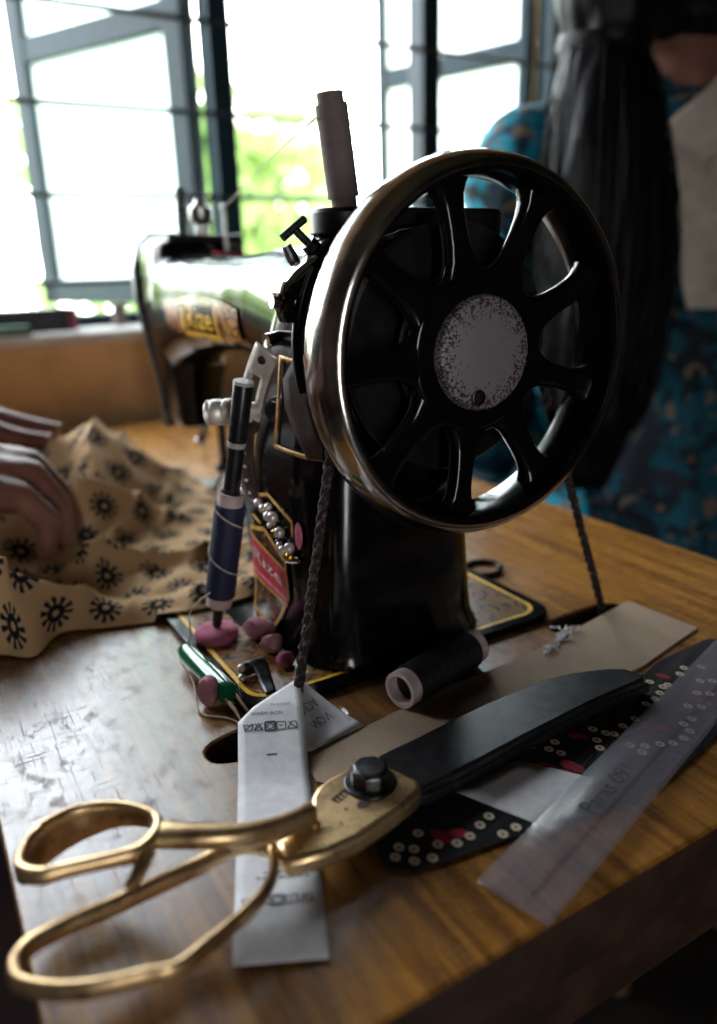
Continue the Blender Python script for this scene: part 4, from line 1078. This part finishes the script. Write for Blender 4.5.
# loose cream thread round the navy spool and down to the table
mb = MB(); pts = []
u = pd.normalized(); e1 = u.cross(Vector((0, 0, 1))).normalized(); e2 = u.cross(e1)
for i in range(60):
    a = -0.6+i*0.16; c = pa+pd*(0.53-0.30*i/59); pts.append(c+(e1*math.cos(a)+e2*math.sin(a))*0.0083)
pts += [Vector((-0.1030, -0.1105, 0.030)), Vector((-0.1030, -0.1130, 0.014)), Vector((-0.1010, -0.1200, 0.0045)), Vector((-0.0800, -0.1210, 0.0018)), Vector((-0.0620, -0.1255, 0.0013)), Vector((-0.0500, -0.1270, 0.0010)), Vector((-0.0400, -0.118, 0.0010)), Vector((-0.0270, -0.113, 0.0010))]
mb.tube(cr(pts, 260), 0.00045, 6); tag(mb.build('loose_thread', M['thread']), 'loose cream thread wound round the navy spool and trailing to the table', 'thread')

def stone(name, c, size, seed, mat, label, group=None, rot=0.0, flat=0.25):
    rnd = random.Random(seed); b = bmesh.new(); bmesh.ops.create_icosphere(b, subdivisions=3, radius=1)
    cuts = [Vector((rnd.gauss(0, 1), rnd.gauss(0, 1), rnd.gauss(0, .8))).normalized() for _ in range(9)]
    for v in b.verts:
        p = v.co.copy()
        for q in cuts:
            d = p.dot(q)-0.64
            if d > 0: p -= q*d*0.95
        v.co = p
    me = bpy.data.meshes.new(name)
    zmin = min(v.co.z for v in b.verts)
    R = Matrix.Rotation(rot, 4, 'Z')
    for v in b.verts: v.co = R @ Vector((v.co.x*size[0], v.co.y*size[1], (v.co.z-zmin)*size[2]))
    b.to_mesh(me); b.free(); me.materials.append(mat)
    o = link(name, me, None, c, 28)
    return tag(o, label, 'chalk', group or 'chalk pieces at the foot of the machine')
# flat round cake the pen stands on
ch = MB(); ch.lathe((-0.1117, -0.0960, 0.0043), (0, 0, 1), [(0, 0.0005), (0, 0.0105), (0.0012, 0.0118), (0.0045, 0.0118), (0.0062, 0.0104), (0.0066, 0.006), (0.0066, 0.0005)], 30)
tag(ch.build('tailor_chalk', M['chalk_rose'], smooth=50), 'flat round rose chalk cake with the pen tip resting on it', 'chalk', 'chalk pieces at the foot of the machine')
stone('tailor_chalk', (-0.0985, -0.0760, 0.0044), (0.0118, 0.0085, 0.0068), 11, M['chalk'], 'largest pink chalk lump, grooved, against the pillar below the badge', None, 0.6)
stone('tailor_chalk', (-0.0805, -0.0775, 0.0044), (0.0078, 0.0072, 0.0058), 21, M['chalk'], 'rounded pink chalk lump in front of the grooved lump', None, 0.2)
stone('tailor_chalk', (-0.0640, -0.0765, 0.0044), (0.0060, 0.0055, 0.0042), 31, M['chalk_rose'], 'small dark rose chalk lump beside the left cord of the belt', None, 0.9)
stone('tailor_chalk', (-0.0560, -0.1200, 0.0001), (0.0064, 0.0062, 0.0080), 45, M['chalk'], 'pointed pale pink chalk lump on the wood beside the green tool', None, 0.4)
# green handled two-pronged tool
g0, g1 = Vector((-0.1015, -0.1175, 0.0085)), Vector((-0.0490, -0.1135, 0.0070))
tool = thing('seam_tool', tuple(g0), 'green handled tool with two thin steel prongs by the care label', 'tool')
gd = g1-g0; L = gd.length
mb = MB(); mb.lathe(g0, gd, [(0, 0.0003), (0.0, 0.0035), (0.0015, 0.0046), (0.006, 0.0050), (L-0.005, 0.0052), (L-0.001, 0.0048), (L, 0.004), (L, 0.0003)], 22); mb.build('handle', M['greenplastic'], tool)
gx = gd.normalized(); gy = Vector((-gx.y, gx.x, 0)).normalized()
for s_ in (-1, 1):
    mb = MB(); b0 = g1+gy*0.0024*s_
    mb.tube([b0-gx*0.004, b0+gx*0.012-Vector((0, 0, 0.002)), b0+gx*0.024+gy*0.0012*s_-Vector((0, 0, 0.0045))], [0.0011, 0.0010, 0.0004], 8); mb.build('prong', M['chrome'], tool)
# curved metal clip with two pearls
clip = thing('metal_clip', (-0.058, -0.0955, 0.0042), 'small dark curled metal clip with two pearls beside the green tool', 'clip')
mb = MB(); rows = []
for i in range(21):
    f = i/20
    c = cr([(-0.0640, -0.0975, 0.0050), (-0.0665, -0.0965, 0.0090), (-0.0650, -0.0940, 0.0122), (-0.0600, -0.0925, 0.0105), (-0.0520, -0.0935, 0.0070), (-0.0430, -0.0950, 0.0050)], 21)[i]
    w = 0.0052*(1-0.5*f); rows.append([c+Vector((0.35, 0.0, 0))*0.0+Vector((0.0, -1, -0.1))*w*s_ for s_ in (-1, -0.5, 0, 0.5, 1)])
for r in rows:
    for p in r: p.z = max(p.z, 0.0048)
mb.grid(rows); mb.build('curled_strip', M['darksteel'], clip, solid=0.0008)
for k, p in enumerate(((-0.0628, -0.1015, 0.0110), (-0.0615, -0.1022, 0.0064))):
    mb = MB(); mb.ball(p, 0.0020, 8); mb.build('pearl', M['pearl'], clip)
# bead brooch on the pillar
bd = thing('bead_brooch', (-0.085, -0.0697, 0.062), 'cluster of pearl, gold and blue beads pinned on the pillar above the badge', 'brooch')
BE = [(-0.1120, 0.0772, 0.0022, 0), (-0.1060, 0.0782, 0.0024, 0), (-0.0990, 0.0770, 0.0025, 0), (-0.0935, 0.0790, 0.0022, 0), (-0.0925, 0.0745, 0.0028, 0), (-0.0870, 0.0755, 0.0029, 0), (-0.0935, 0.0690, 0.0016, 0), (-0.0890, 0.0712, 0.0015, 0), (-0.0855, 0.0672, 0.0023, 1), (-0.0795, 0.0695, 0.0029, 0), (-0.0850, 0.0625, 0.0014, 2), (-0.0800, 0.0622, 0.0023, 0), (-0.0758, 0.0610, 0.0027, 0), (-0.0690, 0.0645, 0.0028, 0), (-0.0690, 0.0597, 0.0026, 1)]
for x, z, r, k in BE:
    mb = MB(); mb.ball((x, pfront(x, z)-r*0.95, z), r, 8)
    mb.build('bead', (M['pearl'], M['goldbead'], M['bluebead'])[k], bd, label=(None, 'gold bead', 'blue bead')[k])
mb = MB(); mb.tube([(x, pfront(x, z)-0.0014, z) for x, z, r, k in BE], 0.0004, 6); mb.build('wire', M['steel'], bd)
mb = MB(); mb.tube([(-0.0745, pfront(-0.0745, 0.0555)-0.0016, 0.0555), (-0.0625, pfront(-0.0625, 0.0590)-0.0016, 0.0590)], 0.0010, 8); mb.build('pin', M['chrome'], bd)

# ================================================================== flowered cloth
R0 = [(-0.1655,-0.2282,0.002),(-0.1633,-0.1995,0.002),(-0.1527,-0.1835,0.002),(-0.1733,-0.1658,0.002),(-0.1643,-0.1411,0.002),(-0.1571,-0.1165,0.002),(-0.1500,-0.0930,0.0062),(-0.1500,-0.0560,0.0066)]
R1 = [(-0.185,-0.2219,0.0317),(-0.185,-0.19,0.0463),(-0.185,-0.1838,0.0372),(-0.185,-0.1528,0.028),(-0.185,-0.1345,0.0146),(-0.1806,-0.1068,0.0065),(-0.1795,-0.0800,0.0100),(-0.175,-0.0450,0.0110)]
R3 = [(-0.235,-0.2181,0.0376),(-0.235,-0.1866,0.0305),(-0.235,-0.159,0.0209),(-0.235,-0.1424,0.0308),(-0.235,-0.1262,0.0356),(-0.235,-0.0957,0.0185),(-0.2268,-0.0630,0.0150),(-0.230,-0.0260,0.0110)]
R5 = [(-0.32,-0.2108,0.0519),(-0.32,-0.1743,0.0453),(-0.32,-0.1383,0.0389),(-0.32,-0.1152,0.054),(-0.32,-0.0841,0.0371),(-0.32,-0.0585,0.0221),(-0.3035,-0.0249,0.0085),(-0.2895,-0.0051,0.0080)]
R7 = [(-0.42,-0.1999,0.082),(-0.42,-0.157,0.0805),(-0.42,-0.1129,0.0647),(-0.42,-0.0828,0.0754),(-0.42,-0.039,0.0429),(-0.42,-0.0092,0.0178),(-0.3761,0.0025,0.0080),(-0.344,0.0058,0.0078)]
def off(row, dx, dz, zmin=0.003):
    return [(x+dx, y, max(zmin+(0.0045 if y > -0.115 else 0), z+dz)) for x, y, z in row]
def midrow(a, b, f, dz): return [(p[0]+(q[0]-p[0])*f, p[1]+(q[1]-p[1])*f, max(0.003+(0.0045 if p[1] > -0.115 else 0), p[2]+(q[2]-p[2])*f+dz)) for p, q in zip(a, b)]
ROWS = [R0, midrow(R0, R1, 0.5, 0.004), R1, midrow(R1, R3, 0.12, -0.010), midrow(R1, R3, 0.35, -0.026), midrow(R1, R3, 0.78, -0.012), R3, midrow(R3, R5, 0.10, -0.012), midrow(R3, R5, 0.28, -0.028), midrow(R3, R5, 0.75, -0.016), R5, midrow(R5, R7, 0.10, -0.016), midrow(R5, R7, 0.25, -0.024), midrow(R5, R7, 0.6, -0.006), R7, off(R7, -0.035, -0.030), off(R7, -0.075, -0.2)]
NC, NR = 90, 130
cols = [cr(r, NC) for r in ROWS]
gridp = []
per = [cr([c[j] for c in cols], NR) for j in range(NC)]
gridp = [[per[j][i] for j in range(NC)] for i in range(NR)]
for i in range(NR):
    for j in range(NC):
        p = gridp[i][j]
        w = min(1, p.z/0.02)
        h = noise.noise(Vector((p.x*38, p.y*30, 1.3)))*0.0050+noise.noise(Vector((p.x*90+p.y*40, p.y*70, 5)))*0.0018+abs(noise.noise(Vector((p.x*20-p.y*26, p.y*24+p.x*12, 9))))*-0.007+abs(noise.noise(Vector((p.x*34+p.y*10, p.y*22-p.x*14, 3))))*-0.003
        q_ = Vector(((p.y*0.85+p.x*0.5)*27+1.2*noise.noise(p*10), (p.x*0.85-p.y*0.5)*6, 2.2))
        h += 0.0065*max(0.0, 1-abs(noise.noise(q_))*3.2)**2-0.002
        p.z = max((0.0062 if (p.y > -0.116 and p.x > -0.44) else 0.0012), p.z+h*w)
# uv by arc length
U = [[0]*NC for _ in range(NR)]; V = [[0]*NC for _ in range(NR)]
for i in range(NR):
    for j in range(1, NC): U[i][j] = U[i][j-1]+(gridp[i][j]-gridp[i][j-1]).length
avg = [sum(U[i][j] for i in range(NR))/NR for j in range(NC)]
for j in range(NC):
    for i in range(1, NR): V[i][j] = V[i-1][j]+(gridp[i][j]-gridp[i-1][j]).length
avv = [sum(V[i][j] for j in range(NC))/NC for i in range(NR)]
uv = [[(0.5*avg[j]+0.5*U[i][j]+0.004, 0.4*avv[i]+0.6*V[i][j]) for j in range(NC)] for i in range(NR)]
mb = MB(); mb.grid(gridp, 0, uv)
tag(mb.build('flowered_cloth', M['flowercloth'], smooth=80, solid=0.0005), 'crumpled cream cotton printed with black flowers being fed under the needle', 'cloth')

# ================================================================== things on the sill
bk = thing('book', (-0.868, -0.10, 0.1215), 'dark covered book with pink spine lying on the window sill', 'book')
mb = MB(); mb.box((-0.892, -0.215, 0.1215), (-0.846, -0.012, 0.1255)); mb.box((-0.892, -0.215, 0.1475), (-0.846, -0.012, 0.151)); mb.build('cover', M['bookcover'], bk, bevel=0.001)
mb = MB(); mb.box((-0.890, -0.213, 0.1255), (-0.848, -0.014, 0.1475)); mb.build('pages', M['bookcover'], bk)
mb = MB(); mb.box((-0.8925, -0.0125, 0.1215), (-0.8455, -0.002, 0.151)); mb.build('spine', M['bookpink'], bk, bevel=0.003)
mb = MB(); mb.box((-0.842, -0.20, 0.1215), (-0.816, -0.066, 0.133)); tag(mb.build('tin_box', M['tin'], bevel=0.003), 'flat green tin lying on the sill in front of the dark book', 'tin')
rl = thing('thread_reel', (-0.885, 0.063, 0.1215), 'small brown wooden reel standing on the window sill', 'reel')
mb = MB(); mb.lathe((-0.885, 0.063, 0.1215), (0, 0, 1), [(0, 0.0005), (0, 0.012), (0.004, 0.012), (0.006, 0.0085), (0.024, 0.0085), (0.026, 0.012), (0.031, 0.012), (0.031, 0.0005)], 20); mb.build('reel_body', M['bobbinwood'], rl)
mb = MB(); mb.lathe((-0.885, 0.063, 0.1215), (0, 0, 1), [(0.0062, 0.0088), (0.015, 0.0105), (0.0238, 0.0088)], 20); mb.build('wound_thread', M['cone_thread'], rl)

# ================================================================== people
def eyes_face(par, head, Fv, Uv, Lv, r):
    for s_ in (-1, 1):
        mb = MB(); mb.ball(tuple(head+Fv*r*0.93+Lv*s_*r*0.36+Uv*r*0.05), r*0.15, 8); e = mb.build('eye', M['eye'], par)
        mb = MB(); mb.ball(tuple(head+Fv*r*1.035+Lv*s_*r*0.36+Uv*r*0.05), r*0.07, 6); mb.build('iris', M['hair'], e)
    mb = MB(); mb.ball(tuple(head+Fv*r*0.97-Uv*r*0.62), r*0.2, 8, sc=(0.9, 0.9, 0.45)); mb.build('mouth', M['lips'], par)
def head_shape(mb, h, Fv, Uv, Lv, r):
    capsule(mb, h+Uv*r*0.18-Fv*r*0.1, h-Uv*r*0.45+Fv*r*0.18, r*1.0, r*0.72)
    capsule(mb, h-Uv*r*0.8+Fv*r*0.45, h-Uv*r*0.85+Fv*r*0.52, r*0.38, r*0.34)
    capsule(mb, h+Fv*r*0.95+Uv*r*0.05, h+Fv*r*1.14-Uv*r*0.3, r*0.1, r*0.17)
    for s_ in (-1, 1): capsule(mb, h+Lv*s_*r*1.0+Uv*r*0.1, h+Lv*s_*r*0.98-Uv*r*0.25, r*0.16, r*0.12)

# seamstress at the left, only her hands reach into the picture
seam = thing('person', (-0.33, -0.62, F0), 'seated person at the left whose brown hands press the flowered cloth', 'person')
mb = MB()
def pt(x, y, z): return Vector((x, y, z))
Fv, Uv, Lv = Vector((0, 1, 0)), Vector((0, 0, 1)), Vector((-1, 0, 0))
capsule(mb, pt(-0.35, -0.62, -0.22), pt(-0.35, -0.6, 0), .13, .12); capsule(mb, pt(-0.35, -0.6, 0), pt(-0.35, -0.58, 0.2), .12, .13)
capsule(mb, pt(-0.22, -0.58, 0.29), pt(-0.48, -0.58, 0.29), .06, .06); capsule(mb, pt(-0.35, -0.58, 0.22), pt(-0.35, -0.56, 0.42), .06, .05)
head_shape(mb, pt(-0.35, -0.54, 0.54), Fv, Uv, Lv, .092)
for s_ in (-1, 1):
    chain(mb, [pt(-.35+s_*.09, -.62, -.24), pt(-.35+s_*.12, -.25, -.20), pt(-.35+s_*.12, -.24, -.68), pt(-.35+s_*.12, -.13, -.72)], [.085, .062, .042, .03])
# right arm and hand (nearest to the wheel)
chain(mb, [pt(-0.19, -0.58, 0.28), pt(-0.165, -0.455, 0.09), pt(-0.245, -0.275, 0.072), pt(-0.258, -0.243, 0.078)], [.050, .040, .028, .0255], 14)
def hand(w, knu, fingers, thumb, rp):
    for k in knu: capsule(mb, w, k, 0.021, rp)
    for f, rr in fingers: chain(mb, f, rr, 12)
    chain(mb, thumb[0], thumb[1], 12)
W1 = pt(-0.262, -0.236, 0.077)
K1 = [pt(-0.24, -0.188, 0.073), pt(-0.258, -0.182, 0.08), pt(-0.277, -0.178, 0.083), pt(-0.295, -0.178, 0.081)]
F1 = [([K1[0], pt(-0.246, -0.168, 0.0655), pt(-0.249, -0.1535, 0.046), pt(-0.25, -0.158, 0.027)], [.0100, .0092, .0084, .0072]),
      ([K1[1], pt(-0.266, -0.158, 0.0735), pt(-0.268, -0.144, 0.05), pt(-0.269, -0.143, 0.027)], [.0108, .0100, .0090, .0076]),
      ([K1[2], pt(-0.288, -0.155, 0.0755), pt(-0.29, -0.14, 0.053), pt(-0.291, -0.1335, 0.03)], [.0108, .0100, .0090, .0078]),
      ([K1[3], pt(-0.308, -0.158, 0.0745), pt(-0.311, -0.144, 0.055), pt(-0.313, -0.137, 0.034)], [.0104, .0096, .0086, .0076])]
hand(W1, K1, F1, ([pt(-0.272, -0.22, 0.068), pt(-0.3, -0.196, 0.056), pt(-0.312, -0.172, 0.046), pt(-0.316, -0.152, 0.04)], [.015, .0115, .0095, .0080]), 0.0125)
# left hand, farther along the cloth
chain(mb, [pt(-0.51, -0.58, 0.28), pt(-0.55, -0.46, 0.1), pt(-0.452, -0.293, 0.087), pt(-0.44, -0.263, 0.089)], [.050, .040, .028, .0255], 14)
W2 = pt(-0.436, -0.256, 0.089)
K2 = [pt(-0.398, -0.2, 0.086), pt(-0.417, -0.192, 0.09), pt(-0.437, -0.19, 0.09), pt(-0.455, -0.194, 0.087)]
F2 = [([K2[0], pt(-0.396, -0.168, 0.0815), pt(-0.397, -0.146, 0.072), pt(-0.4, -0.131, 0.068)], [.0100, .0092, .0082, .0070]),
      ([K2[1], pt(-0.418, -0.158, 0.0855), pt(-0.421, -0.134, 0.076), pt(-0.424, -0.118, 0.071)], [.0106, .0096, .0086, .0072]),
      ([K2[2], pt(-0.441, -0.158, 0.0845), pt(-0.445, -0.138, 0.069), pt(-0.447, -0.128, 0.051)], [.0104, .0094, .0084, .0072]),
      ([K2[3], pt(-0.462, -0.166, 0.0805), pt(-0.467, -0.15, 0.064), pt(-0.469, -0.142, 0.047)], [.0094, .0084, .0074, .0064])]
hand(W2, K2, F2, ([pt(-0.418, -0.24, 0.079), pt(-0.39, -0.216, 0.067), pt(-0.378, -0.194, 0.061), pt(-0.372, -0.176, 0.06)], [.015, .0115, .0095, .0080]), 0.0125)
body = mb.build('body', M['skin'], seam, fn=remesh(0.003, 3, 0.45), smooth=180)
eyes_face(body, pt(-0.35, -0.54, 0.54), Fv, Uv, Lv, .092)
for f, rr in F1+F2:
    tip, pre = f[-1], f[-2]; d = (tip-pre).normalized(); out = Vector((0, 0.8, 0.6)); out = (out-d*out.dot(d)).normalized()
    sd = d.cross(out); mb = MB(); c = tip+d*rr[-1]*0.25+out*rr[-1]*0.88
    mb.add([tuple(c+d*a*rr[-1]*0.8+sd*b*rr[-1]*0.55+out*(-0.16*rr[-1]*abs(b))) for a, b in ((-1, -1), (-1, 0), (-1, 1), (0.6, 1), (1, 0), (0.6, -1))], [(0, 1, 4, 5), (1, 2, 3, 4)])
    mb.build('finger_nail', M['nail'], body, solid=0.0006)
mb = MB()
capsule(mb, pt(-0.35, -0.62, -0.22), pt(-0.35, -0.6, 0), .145, .135); capsule(mb, pt(-0.35, -0.6, 0), pt(-0.35, -0.58, 0.21), .135, .14)
capsule(mb, pt(-0.21, -0.58, 0.285), pt(-0.49, -0.58, 0.285), .068, .068)
chain(mb, [pt(-0.19, -0.58, 0.28), pt(-0.175, -0.5, 0.13)], [.062, .055]); chain(mb, [pt(-0.51, -0.58, 0.28), pt(-0.53, -0.5, 0.14)], [.062, .055])
for s_ in (-1, 1): chain(mb, [pt(-.35+s_*.09, -.62, -.24), pt(-.35+s_*.12, -.25, -.20), pt(-.35+s_*.10, -.25, -.62)], [.10, .085, .10])
mb.build('dress', M['maroon'], seam, fn=remesh(0.007, 6), smooth=180)
mb = MB(); hd = pt(-0.35, -0.54, 0.54)
capsule(mb, hd+Uv*.03-Fv*.03, hd-Fv*.05-Uv*.03, .098, .085); capsule(mb, hd-Fv*.10-Uv*.05, hd-Fv*.13-Uv*.06, .045, .05)
mb.build('hair', M['hair'], seam, fn=remesh(0.005, 5), smooth=180)

# woman seated behind the table, seen from the back
wo = thing('person', (-0.36, 0.58, F0), 'seated person in teal print with long black hair tied low, back turned', 'person')
Nk = Vector((-0.350, 0.560, 0.345)); Fw = Vector((-0.88, 0.475, 0)); Lw = Vector((-0.475, -0.88, 0)); Uw = Vector((0, 0, 1))
def w3(l, f, z): return Nk+Lw*l+Fw*f+Uw*z
mb = MB()
def torso(mb, g, sleeves=False):
    capsule(mb, w3(.085, .02, -.56), w3(-.085, .02, -.56), .105+g, .105+g); capsule(mb, w3(0, .02, -.50), w3(0, .03, -.30), .125+g, .105+g)
    capsule(mb, w3(.05, .03, -.30), w3(.065, .04, -.12), .095+g, .105+g); capsule(mb, w3(-.05, .03, -.30), w3(-.065, .04, -.12), .095+g, .105+g)
    capsule(mb, w3(.155, .03, -.055), w3(-.155, .03, -.055), .052+g, .052+g); capsule(mb, w3(.07, .02, -.025), w3(-.07, .02, -.025), .05+g, .05+g)
torso(mb, 0)
capsule(mb, w3(0, .015, -.03), w3(0, .05, .09), .054, .048)
hw = w3(0, .075, .19)
head_shape(mb, hw, Fw, Uw, Lw, .092)
arms = {}
for s_ in (-1, 1):
    arms[s_] = [w3(s_*.165, .03, -.06), w3(s_*.205, .06, -.33), w3(s_*.13, .27, -.43), w3(s_*.10, .33, -.435)]
    chain(mb, arms[s_], [.046, .036, .025, .022])
    wv = arms[s_][-1]
    for k in range(4):
        b = wv+Fw*.035+Lw*(k-1.5)*.02
        chain(mb, [wv, b+Fw*.035, b+Fw*.065-Uw*.008, b+Fw*.085-Uw*.02], [.018, .0105, .009, .0075])
    chain(mb, [wv, wv+Fw*.03-Lw*s_*.035, wv+Fw*.055-Lw*s_*.045-Uw*.005], [.017, .011, .008])
    chain(mb, [w3(s_*.085, .02, -.57), w3(s_*.14, .33, -.545), w3(s_*.13, .30, -1.03), w3(s_*.14, .38, -1.06)], [.085, .06, .042, .032])
wb = mb.build('body', M['skin'], wo, fn=remesh(0.006, 3), smooth=180)
eyes_face(wb, hw, Fw, Uw, Lw, .092)
mb = MB(); torso(mb, .012)
for s_ in (-1, 1):
    chain(mb, [arms[s_][0], arms[s_][1]], [.066, .060]); chain(mb, [arms[s_][1], arms[s_][2]], [.060, .046])
    chain(mb, [w3(s_*.085, .02, -.57), w3(s_*.14, .32, -.545), w3(s_*.12, .30, -.98)], [.125, .085, .11])
# skirt spread over the seat, towards the table
chain(mb, [w3(.10, .0, -.50), w3(.17, .05, -.53), w3(.20, .10, -.60)], [.12, .10, .11]); chain(mb, [w3(-.10, 0, -.50), w3(-.19, .05, -.56)], [.12, .10])
def folds(me):
    me = remesh(0.006, 5)(me)
    nrm = [v.normal.copy() for v in me.vertices]; cos = [v.co.copy() for v in me.vertices]
    for v, p, nv in zip(me.vertices, cos, nrm):
        a = noise.noise(Vector((p.x*17+p.z*5, p.y*17, p.z*4)))
        v.co = p+nv*(a*0.008+0.005*math.sin(p.z*38+8*noise.noise(p*5)))
    return me
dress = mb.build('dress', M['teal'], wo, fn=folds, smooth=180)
# pieces of the garment cut from its surface: a pale back panel and a brighter teal copy painting window light on the left shoulder and arm
def garment_piece(name, m, planes, lift):
    base = Vector(dress['_b']); bm = bmesh.new(); bm.from_mesh(dress.data)
    for v in bm.verts: v.co += v.normal*lift
    # a plane is (cl, cf, cz, c): the side cl*l + cf*f + cz*z <= c is kept
    for cl_, cf, cz, c in planes:
        nrm = Lw*cl_+Fw*cf+Uw*cz; p0 = Nk-base+nrm*(c/nrm.length_squared)
        bmesh.ops.bisect_plane(bm, geom=bm.verts[:]+bm.edges[:]+bm.faces[:], plane_co=p0, plane_no=nrm, clear_outer=True)
    me = bpy.data.meshes.new(name); bm.to_mesh(me); bm.free(); me.materials.append(m)
    return link(name, me, wo, base, 180, solid=0.002)
garment_piece('back_panel', M['creamcloth'], [(0, 1, 0, 0.06), (-1, 0, 0, 0.20), (1, 0, -0.24, 0.0608), (0, 0, -1, 0.205), (0.75, 0, 1, 0.013), (0, 0, 1, 0.045)], 0.0035)
garment_piece('dress_lit_side', M['teal_lit'], [(-1, 0, 0, -0.115), (0, 0, -1, 0.43), (0, 1, 0, 0.16)], 0.0045)  # dress surface repeated in the lit teal, not a separate garment
# hair: cap on the head, tied low at the left, then a long loose tail over the back
mb = MB()
capsule(mb, hw+Uw*.03-Fw*.02, hw-Fw*.045-Uw*.045, .103, .088)
TB = Vector((-0.335, 0.408, 0.393))
chain(mb, [hw-Fw*.06+Lw*.03-Uw*.02, hw-Fw*.07+Lw*.085-Uw*.07, TB+Uw*0.03, TB], [.085, .066, .046, .040])
tail = [TB, Vector((-0.318, 0.395, 0.34)), Vector((-0.300, 0.385, 0.27)), Vector((-0.285, 0.376, 0.19)), Vector((-0.277, 0.368, 0.12)), Vector((-0.275, 0.362, 0.06)), Vector((-0.28, 0.36, 0.0))]
chain(mb, tail, [.034, .047, .056, .058, .055, .046, .030])
def hairbump(me):
    me = remesh(0.005, 4)(me)
    nrm = [v.normal.copy() for v in me.vertices]; cos = [v.co.copy() for v in me.vertices]
    for v, p, nv in zip(me.vertices, cos, nrm):
        v.co = p+nv*(0.005*noise.noise(Vector((p.x*70, p.y*70, p.z*7)))+0.004*noise.noise(Vector((p.x*25, p.y*25, p.z*5))))
    return me
hair = mb.build('hair', M['hair'], wo, fn=hairbump, smooth=180)
rnd = random.Random(12); mb = MB()
tp = cr(tail, 30); tr = [h.x for h in cr([(r, 0, 0) for r in (.034, .047, .056, .058, .055, .046, .030)], 30)]
for i in range(420):
    a = rnd.uniform(0, 2*PI); st = rnd.randint(0, 10); en = rnd.randint(20, 29); rr = rnd.uniform(0.85, 1.10); pts = []
    ph = rnd.uniform(0, 6)
    for k in range(st, en, 2):
        u = Lw; v = Fw; q = rr*tr[k]*(1+0.05*math.sin(k*0.5+ph))
        pts.append(tp[k]+(u*math.cos(a+0.02*k)+v*math.sin(a+0.02*k))*q)
    if len(pts) > 3: mb.tube(pts, 0.0007, 4)
mb.build('loose_strands', M['hair'], hair, smooth=180)
mb = MB(); mb.lathe(TB-Uw*.006+Lw*.0, Vector((0.1, -0.1, 1)), [(-0.010, 0.036), (-0.010, 0.042), (0, 0.0445), (0.010, 0.042), (0.010, 0.036)], 24, 0, True); mb.build('hair_tie', M['hair'], hair)

# stools under the two people
def stool(x, y, zt, label):
    t = thing('wooden_stool', (x, y, F0), label, 'stool')
    m_ = MB(); m_.lathe((x, y, zt-0.03), (0, 0, 1), [(0, 0.0005), (0, 0.155), (0.006, 0.16), (0.024, 0.16), (0.03, 0.155), (0.03, 0.0005)], 32); m_.build('seat', M['stool'], t)
    for k in range(4):
        a = PI/4+k*PI/2; m_ = MB(); m_.tube([(x+0.15*math.cos(a), y+0.15*math.sin(a), F0), (x+0.11*math.cos(a), y+0.11*math.sin(a), zt-0.028)], 0.016, 10); m_.build('leg', M['stool'], t)
stool(-0.35, -0.62, -0.38, 'wooden stool under the seamstress at the left')
stool(-0.37, 0.575, -0.36, 'wooden stool under the person in teal print')

# ================================================================== light
w = bpy.data.worlds.new('sky'); bpy.context.scene.world = w; w.use_nodes = True
nt = w.node_tree; bg = nt.nodes['Background']
tc = nt.nodes.new('ShaderNodeTexCoord'); sx = nt.nodes.new('ShaderNodeSeparateXYZ'); nt.links.new(tc.outputs['Generated'], sx.inputs[0])
mr = nt.nodes.new('ShaderNodeMapRange'); nt.links.new(sx.outputs[2], mr.inputs[0]); mr.inputs[1].default_value = -0.05; mr.inputs[2].default_value = 0.6
mx = nt.nodes.new('ShaderNodeMix'); mx.data_type = 'RGBA'; nt.links.new(mr.outputs[0], mx.inputs[0])
mx.inputs[6].default_value = (1.0, 0.99, 0.97, 1); mx.inputs[7].default_value = (0.80, 0.90, 1.0, 1)
nt.links.new(mx.outputs[2], bg.inputs[0]); bg.inputs[1].default_value = 10.5
def portal(loc, rot, sx_, sy_):
    l = bpy.data.lights.new('portal', 'AREA'); l.shape = 'RECTANGLE'; l.size = sx_; l.size_y = sy_; l.cycles.is_portal = True
    o = bpy.data.objects.new('portal', l); C.objects.link(o); o.location = loc; o.rotation_euler = rot
portal((WX-0.17, (OY0+OY1)/2, (OZ0+OZ1)/2+TZ), (0, -PI/2, 0), OZ1-OZ0, OY1-OY0)
portal((XB+0.21, (DY0+DY1)/2, (F0+DZ)/2+TZ), (0, PI/2, 0), DZ-F0, DY1-DY0)

# ================================================================== camera
cam = bpy.data.cameras.new('camera'); co_ = bpy.data.objects.new('camera', cam); C.objects.link(co_)
cam.sensor_fit = 'VERTICAL'; cam.sensor_height = 36; cam.lens = 770/1024*36
cam.clip_start = 0.01; cam.clip_end = 200
r = Vector((0.510336, 0.859543, -0.027262)); u = Vector((-0.251189, 0.179307, 0.951185)); b = Vector((0.822473, -0.478576, 0.307415))
mt = Matrix(((r.x, u.x, b.x, 0.25520), (r.y, u.y, b.y, -0.21816), (r.z, u.z, b.z, 0.19666+TZ), (0, 0, 0, 1)))
co_.matrix_world = mt
cam.dof.use_dof = True; cam.dof.focus_distance = 0.335; cam.dof.aperture_fstop = 4.0; cam.dof.aperture_blades = 7
S = bpy.context.scene; S.camera = co_
S.view_settings.view_transform = 'Standard'; S.view_settings.look = 'None'; S.view_settings.gamma = 1.0; S.view_settings.use_curve_mapping = False
S.view_settings.exposure = 0.55
S.cycles.use_denoising = True
S.cycles.max_bounces = 10; S.cycles.transparent_max_bounces = 12; S.cycles.caustics_refractive = False; S.cycles.caustics_reflective = False
S.cycles.sample_clamp_indirect = 6.0
for o in BASES:
    if '_b' in o: del o['_b']
